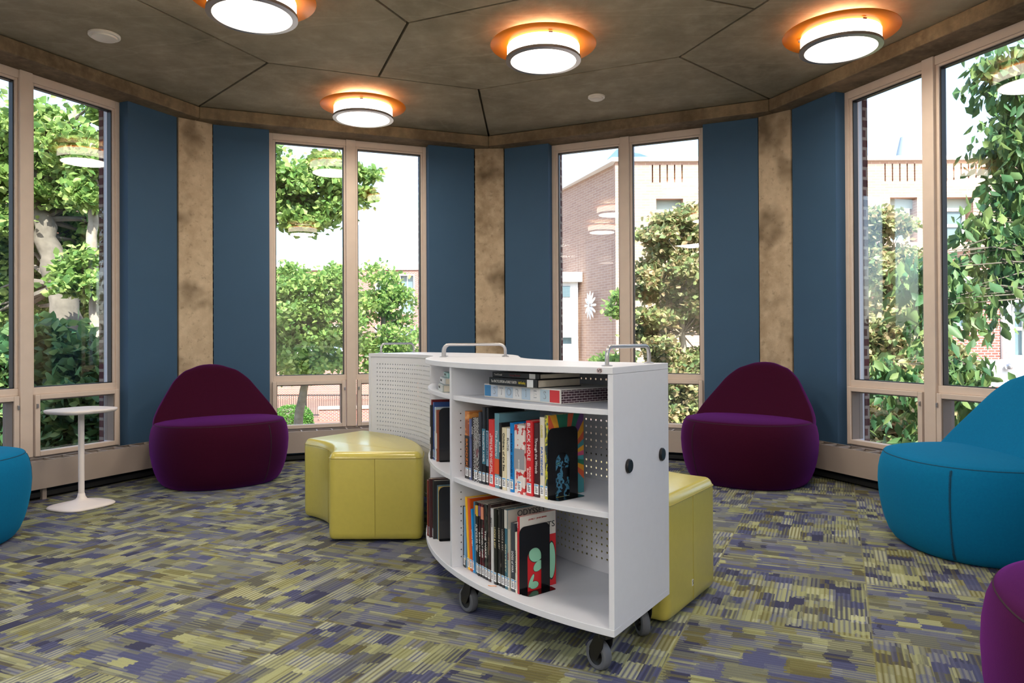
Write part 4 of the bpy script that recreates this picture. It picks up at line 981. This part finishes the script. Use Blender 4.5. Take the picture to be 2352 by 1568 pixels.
# star-shaped clock on the shaded wall
sv = Vector((sidept[0], sidept[1])).normalized(); pos = Vector((0, 0))+sv*2.05
sc_ = empty('wall_clock', (0, 0, 0), label='star-shaped white metal clock ornament on the shaded brick side wall', cat='clock'); Lp = hall.matrix_world
hallT = Matrix.Translation(hall.location) @ Matrix.Rotation(YAW, 4, 'Z'); wp_ = hallT @ Vector((pos.x, pos.y, hz(702, 27))); nrm = Vector((sv.y, -sv.x)); nrm = nrm if nrm.x < 0 else -nrm
sc_.location = wp_+Vector((cos(YAW)*nrm.x-sin(YAW)*nrm.y, sin(YAW)*nrm.x+cos(YAW)*nrm.y, 0))*.06; sc_.rotation_euler = (R(90), 0, YAW+atan2(nrm.y, nrm.x)+pi/2)
for k_ in range(12):
    a_ = R(30*k_); MB().add([(.08*cos(a_-.5), .08*sin(a_-.5), 0), (.48*cos(a_-.10), .48*sin(a_-.10), 0), (.55*cos(a_), .55*sin(a_), 0), (.48*cos(a_+.10), .48*sin(a_+.10), 0), (.08*cos(a_+.5), .08*sin(a_+.5), 0), (.2*cos(a_), .2*sin(a_), .09)], [(0, 1, 5), (1, 2, 5), (2, 3, 5), (3, 4, 5), (4, 0, 5), (4, 3, 2, 1, 0)]).build('ray', M_TRIMW, sc_)
# roof structures
def world_ahead(x, y, z): return cam_yaw_T() @ Vector((x, y, z))
O = world_ahead(hx(1398, 30), 30, hz(345, 30)-.9); rt = empty('roof_hut', O, YAW, label='small blue-grey slanted hut on the flat roof of the tan brick hall', cat='hut')
b = MB(); b.prism([(0, 0), (1.9, 0), (1.9, 2.5), (0, 2.5)], -.8, .55); b.add([(0, 0, .55), (1.9, 0, .55), (1.9, 2.5, .55), (0, 2.5, .55), (.5, .8, 1.15), (1.5, .8, .95)], [(0, 1, 5, 4), (1, 2, 5), (2, 3, 4, 5), (3, 0, 4)]); b.build('hut_walls', mat('blue_grey_cladding', (70, 96, 122), .6), rt)
O = world_ahead(hx(2080, 27), 27, hz(372, 27)); cc = empty('roof_vent', O, 0, label='pale tapered vent stack standing on the flat roof', cat='vent'); MB().lathe([(.32, 0), (.13, .86), (.0, .86)], 24, caps=False).lathe([(.36, 0), (.36, .03), (.3, .03)], 24, caps=False).build('cone', mat('vent_zinc', (124, 136, 146), .5), cc, smooth=True)
# red brick wing with pilasters, and the pale canopy
D2 = 21.0
building('brick_wing', D2, hx(2150, D2), hx(2297, D2), hz(600, D2), M_BRR, 'shaded red brick wing with a white framed window, in front of the tan hall', [(hx(2188, D2), hx(2240, D2), hz(762, D2), hz(640, D2))], depth=3.9)
building('pilaster_wing', D2+.3, hx(2322, D2), hx(2620, D2), hz(560, D2), M_BRT, 'tan brick wing with tall white framed windows beside the pilasters', [(hx(2330, D2), hx(2390, D2), hz(830, D2), hz(690, D2)), (hx(2330, D2), hx(2390, D2), hz(668, D2), hz(580, D2)), (hx(2430, D2), hx(2500, D2), hz(830, D2), hz(690, D2))], depth=3.5)
O = world_ahead(hx(2297, D2), D2, 0); pl = empty('pilaster_bundle', (O.x, O.y, 0), YAW, label='bundle of slim white pilasters between the red and tan brick wings', cat='pilaster')
for k_ in range(3): MB().box(.02+k_*.09, .02+k_*.09+.055, -.1, .3, GZ, hz(560, D2)).build('pilaster', M_TRIMW, pl)
D3 = 17.0; O = world_ahead(hx(2240, D3), D3, 0); cn = empty('canopy', (O.x, O.y, 0), YAW, label='flat white canopy roof with a small round lamp, low behind the drooping leaves', cat='canopy')
MB().box(0, 6, 0, 3.2, hz(893, D3), hz(840, D3)).build('roof_slab', M_TRIMW, cn); MB().lathe([(.0, -.10), (.075, -.06), (.09, 0), (.075, .05), (0, .08)], 16, Matrix.Translation((.72, -.1, hz(847, D3))), caps=False).build('lamp', M_STEEL, cn, smooth=True)
for x_ in (.3, 3.0, 5.6): MB().box(x_, x_+.16, 1.2, 1.36, GZ, hz(893, D3)).build('post', M_TRIMW, cn)
O = world_ahead(hx(1990, 12), 12.5, 0); cw = empty('garden_wall', (O.x, O.y, 0), YAW, label='grey concrete garden wall under the big window trees', cat='wall'); MB().box(0, 7, 0, .3, GZ, hz(965, 12)).build('wall', mat('weathered_concrete', (104, 108, 106), .9, noise=.2, nscale=1.5), cw); MB().box(-.05, 7.05, -.05, .35, hz(965, 12), hz(958, 12)).build('coping', M_PATH, cw)
# building behind the middle-left window
D4 = 52.0
H = [(hx(c_-18, D4), hx(c_+18, D4), hz(z1_, D4), hz(z0_, D4)) for c_ in (700, 770, 880, 935, 1010) for z0_, z1_ in ((628, 720), (745, 830))]
cb = building('campus_building', D4, hx(600, D4), hx(1120, D4), hz(618, D4), M_BRR, 'red brick campus building with white cornice and tall white windows behind the trees', H, coping=.45, depth=9)
D5 = 24.0
building('neighbour_house', D5, hx(-330, D5), hx(118, D5), hz(455, D5), M_BRR, 'red brick house glimpsed between oak leaves, through the leftmost window', [(hx(-10, D5), hx(30, D5), hz(690, D5), hz(600, D5)), (hx(96, D5), hx(112, D5), hz(810, D5), hz(775, D5))], coping=.2, depth=8)
# fence, hedge, low wall
O = world_ahead(hx(600, 40), 40, 0); fe = empty('iron_fence', (O.x, O.y, GZ), YAW-.03, label='black iron railing fence behind the clipped green hedge', cat='fence')
f = MB(); f.box(0, 9.5, -.02, .02, .12, .17); f.box(0, 9.5, -.02, .02, 1.2, 1.26); M_IRON = mat('black_iron', (30, 34, 38), .5)
f.build('rail', M_IRON, fe)
for k_ in range(4): MB().box(k_*2.4, k_*2.4+.09, -.045, .045, 0, 1.45).build('post', M_IRON, fe)
b = MB()
for k_ in range(60): b.box(.1+k_*.12, .118+k_*.12, -.009, .009, .15, 1.22)
b.build('baluster_row', M_IRON, fe)['kind'] = 'stuff'
O = world_ahead(hx(732, 38), 38, 0); lw = empty('low_brick_wall', (O.x, O.y, GZ), YAW+.15, label='low brick garden wall with pale cap at the end of the railing', cat='wall'); MB().box(0, 5, 0, .4, 0, .62).build('wall', M_BRR, lw); MB().box(-.06, 5.06, -.06, .46, .62, .76).build('cap', M_PATH, lw)

# ------------------------------------------------------------------ greenery
import numpy as np
def leaves_mesh(name, centres, size, m, parent, droop=0.0, rs=1, long=1.0, fold=.35):
    g = np.random.default_rng(rs); n = len(centres); c = np.asarray(centres)
    d = g.normal(size=(n, 3)); d[:, 2] = d[:, 2]*(.7 if not droop else .35)-droop; d /= np.linalg.norm(d, axis=1)[:, None]
    s = g.normal(size=(n, 3)); s -= (s*d).sum(1)[:, None]*d; s /= np.linalg.norm(s, axis=1)[:, None]; nn = np.cross(d, s)
    L = size*g.uniform(.7, 1.25, n)[:, None]*long; Wd = L*.34/long*g.uniform(.85, 1.2, n)[:, None]
    base = c; tip = c+d*L; ml = c+d*L*.42+s*Wd+nn*Wd*fold; mr = c+d*L*.42-s*Wd+nn*Wd*fold; m2l = c+d*L*.75+s*Wd*.62+nn*Wd*fold*.6; m2r = c+d*L*.75-s*Wd*.62+nn*Wd*fold*.6
    v = np.stack([base, ml, m2l, tip, m2r, mr], 1).reshape(-1, 3)
    me = bpy.data.meshes.new(name); me.vertices.add(len(v)); me.vertices.foreach_set('co', v.astype('f4').ravel())
    i = np.arange(n)*6; f = np.stack([i, i+1, i+2, i+3, i, i+3, i+4, i+5], 1).ravel()
    me.loops.add(len(f)); me.loops.foreach_set('vertex_index', f.astype('i4')); me.polygons.add(2*n); me.polygons.foreach_set('loop_start', (np.arange(2*n)*4).astype('i4'))
    me.update(); me.validate(); me.materials.append(m); o = bpy.data.objects.new(name, me); COL.objects.link(o); o.parent = parent; return o
def tree(foot, blobs, n, size, lm, bark, label, trunk=None, tr=.22, group=None, rs=1, droop=0.0, cl=.32, name='tree', long=1.0, sub=9):
    """foot: base point; blobs: (centre, radii) of the leafy masses; trunk: points up the stem"""
    g = np.random.default_rng(rs); F = Vector(foot); w0 = empty(name, F, 0, label=label, cat='tree', group=group)
    tk = [Vector(p)-F for p in (trunk or [foot, blobs[0][0]])]
    dense = []
    for a_, b_ in zip(tk, tk[1:]):
        for k_ in range(6): dense.append(a_.lerp(b_, k_/6)+Vector((g.normal(), g.normal(), 0))*tr*.12)
    dense.append(tk[-1]); N = len(dense); MB().tube(dense, [tr*(1-.65*i/N)*(1.25 if i < 2 else 1) for i in range(N)], 10).build('trunk', bark, w0, smooth=True)
    br = MB(); cs = []; vol = [r[0]*r[1]*r[2] for _, r in blobs]; tot = sum(v**.67 for v in vol)
    for (c_, r_), v in zip(blobs, vol):
        c_ = Vector(c_)-F; k0 = max(4, int(sub*(v**.67)/tot*len(blobs)))
        near = min(range(N//3, N), key=lambda i: (dense[i]-c_).length+max(0, (dense[i].z-c_.z))*.5); st = dense[near]; tw = []
        for j in range(k0):
            dd = g.normal(size=3); dd /= np.linalg.norm(dd); rad = g.uniform(.35, 1)**.5; p = c_+Vector((dd[0]*r_[0], dd[1]*r_[1], dd[2]*r_[2]))*rad; tw.append(p)
            mid = st.lerp(p, .5)+Vector((g.normal(), g.normal(), g.normal()+.4))*.10*(p-st).length*.5; br.tube([st, mid, p], [tr*.22, tr*.11, tr*.03], 5)
        m_ = int(n*(v**.67)/tot); idx = g.integers(0, len(tw), m_); sp = cl*max(.35, v**(1/3)); off = g.normal(size=(m_, 3))*sp*np.array([1, 1, .55]); off[:, 2] -= droop*.2*np.abs(g.normal(size=m_))
        cs.append(np.array([tuple(tw[i]) for i in idx])+off)
    br.build('branches', bark, w0)
    lf = leaves_mesh('foliage', np.concatenate(cs), size, lm, w0, droop, rs+5, long); return w0
P_ = far_point
def blob(px, py, d, rx, rz_, ry=None): return (tuple(P_(px, py, d)), (rx/FPX*d, (ry or rx)/FPX*d, rz_/FPX*d))
def ft(px, d):
    p = P_(px, 784, d); return (p.x, p.y, GZ)
# oak outside the leftmost window
tree(ft(168, 13), [blob(150, 330, 13, 120, 90), blob(40, 420, 13, 90, 120), blob(205, 480, 13.5, 70, 90), blob(110, 560, 14, 120, 70), blob(20, 650, 14, 80, 110), blob(160, 700, 15, 110, 80), blob(220, 250, 13, 60, 50), blob(-60, 300, 13, 110, 150)], 30000, .15, L_OAK, M_BARK, 'big oak with a thick leaning trunk outside the leftmost window', trunk=[ft(168, 13), P_(160, 740, 13), P_(120, 610, 13), P_(92, 480, 13), P_(80, 330, 13)], tr=.30, rs=3, cl=.26, sub=13)
tree(ft(232, 12), [blob(190, 640, 12, 50, 60), blob(214, 420, 12, 40, 90)], 5000, .13, L_OAK, M_BARKP, 'slim second oak with upright grey trunk close to the window jamb', trunk=[ft(232, 12), P_(222, 740, 12), P_(213, 600, 12), P_(214, 420, 12), P_(215, 330, 12)], tr=.13, rs=11)
tree(ft(150, 8.5), [blob(150, 800, 8.5, 90, 60), blob(60, 860, 8.5, 90, 60), blob(180, 900, 8.2, 90, 60), blob(120, 980, 8.5, 110, 90), blob(10, 980, 8.5, 100, 90), blob(220, 1010, 8.2, 60, 60)], 11000, .125, L_DOG, M_BARK, 'leafy dogwood shrub filling the foot of the leftmost window', tr=.06, rs=5, name='shrub', cl=.34, long=1.25, sub=12)
# middle-left window
tree(ft(560, 17), [blob(660, 400, 17, 62, 60), blob(740, 440, 17, 66, 70), blob(700, 500, 17, 60, 36), blob(640, 465, 17, 50, 40), blob(838, 395, 17, 30, 28), blob(842, 450, 17, 14, 30), blob(560, 430, 17, 80, 120), blob(760, 372, 17, 40, 26)], 14500, .16, L_OAK, M_BARK, 'tall oak whose high branches hang into the middle-left window', trunk=[ft(560, 17), P_(560, 700, 17), P_(580, 500, 17), P_(640, 400, 17)], tr=.28, rs=7, cl=.26, sub=11)
tree(ft(700, 22), [blob(660, 650, 22, 55, 50), blob(745, 660, 22, 60, 60), blob(680, 740, 22, 80, 60), blob(790, 740, 22, 50, 60), blob(700, 820, 22, 90, 42)], 14000, .17, L_OAK, M_BARK, 'round maple behind the left pane of the middle-left window', trunk=[ft(672, 22), P_(692, 920, 22), P_(708, 850, 22), P_(700, 700, 22)], tr=.16, rs=9, cl=.3, sub=12)
tree(ft(860, 24), [blob(870, 660, 24, 60, 50), blob(930, 770, 24, 60, 50), blob(850, 770, 24, 50, 60), blob(905, 830, 24, 70, 40), blob(900, 690, 24, 50, 40)], 5200, .17, L_OAK, M_BARK, 'thin-leaved maple before the red brick campus building', trunk=[ft(860, 24), P_(862, 860, 24), P_(880, 720, 24)], tr=.18, rs=13, cl=.28, sub=12)
hb = empty('hedge', (*P_(672, 784, 36.5).to_2d(), GZ), 0, label='clipped round green hedge beside the railing outside', cat='hedge')
g = np.random.default_rng(2); dd = g.normal(size=(9000, 3)); dd /= np.linalg.norm(dd, axis=1)[:, None]; dd[:, 2] = np.abs(dd[:, 2]); dd *= g.uniform(.82, 1.02, (9000, 1)); dd = np.sign(dd)*np.abs(dd)**.75*np.array([.98, .7, .98]); leaves_mesh('foliage', dd, .09, L_HEDGE, hb, rs=3)
MB().loft([superell(.85*f, .58*f, 3, 24, z=z) for z, f in ((0, .95), (.6, 1), (.82, .8), (.9, .4))]).build('inner_twigs', M_BARK, hb)
# middle-right window
tree(ft(1560, 13), [blob(1540, 540, 13, 60, 46), blob(1620, 520, 13, 60, 46), blob(1500, 640, 13, 40, 60), blob(1580, 650, 13, 80, 60), blob(1520, 760, 13, 60, 60), blob(1620, 760, 13, 60, 70), blob(1540, 880, 13, 80, 60), blob(1640, 890, 13, 60, 60), blob(1580, 960, 12.8, 90, 50)], 30000, .115, L_AUT, M_BARKP, 'maple with leaves turning rust red in the middle-right window', trunk=[ft(1570, 13), P_(1572, 900, 13), P_(1566, 740, 13), P_(1575, 600, 13)], tr=.09, rs=17, cl=.26, sub=14)
tree(ft(1425, 16), [blob(1424, 700, 16, 22, 26), blob(1405, 830, 16, 40, 26)], 1300, .13, L_OAK, M_BARK, 'small sapling beside the mullion before the shaded brick wall', tr=.05, rs=19)
# big right window
tree(ft(2040, 14), [blob(2010, 520, 14, 60, 40), blob(1980, 610, 14, 60, 60), blob(2070, 620, 14, 66, 60), blob(2030, 740, 14, 80, 70), blob(2110, 780, 14, 60, 60), blob(2030, 850, 14, 90, 60), blob(2180, 830, 14, 50, 40), blob(2070, 930, 11.6, 90, 40), blob(2030, 1000, 11.4, 60, 40), blob(2250, 960, 11.5, 90, 50), blob(2130, 1010, 11.4, 70, 36)], 32000, .125, L_AUT, M_BARKP, 'bushy tree with pale and rust leaves behind the left pane of the big window', trunk=[ft(2040, 14), P_(2042, 860, 14), P_(2035, 640, 14)], tr=.1, rs=23, cl=.28, sub=13)
tree(ft(2560, 8.0), [blob(2330, 130, 8, 70, 50), blob(2330, 290, 8, 60, 60), blob(2310, 420, 8, 50, 36), blob(2260, 500, 7.8, 44, 36), blob(2180, 590, 7.6, 60, 36), blob(2300, 590, 8, 60, 30), blob(2110, 600, 7.4, 44, 26), blob(2100, 690, 7.4, 28, 22), blob(2220, 670, 7.6, 30, 26), blob(2350, 500, 8, 40, 60), blob(2450, 300, 8, 110, 180)], 4300, .115, L_DOG, M_BARK, 'dogwood with large drooping dark leaves reaching in from the right outside the big window', trunk=[ft(2560, 8), P_(2520, 800, 8), P_(2440, 560, 8), P_(2400, 300, 8)], tr=.07, rs=29, droop=1.5, cl=.30, long=1.4, sub=11)
tree(ft(2230, 6.9), [blob(2220, 835, 6.9, 44, 30), blob(2050, 835, 6.9, 36, 16), blob(2110, 865, 6.9, 30, 16), blob(2290, 970, 6.9, 70, 36), blob(2120, 1000, 6.9, 70, 30)], 1700, .10, L_DOG, M_BARK, 'young dogwood with large drooping leaves low in the big window', tr=.035, rs=31, droop=1.3, cl=.32, long=1.4, sub=9)
flush_text()
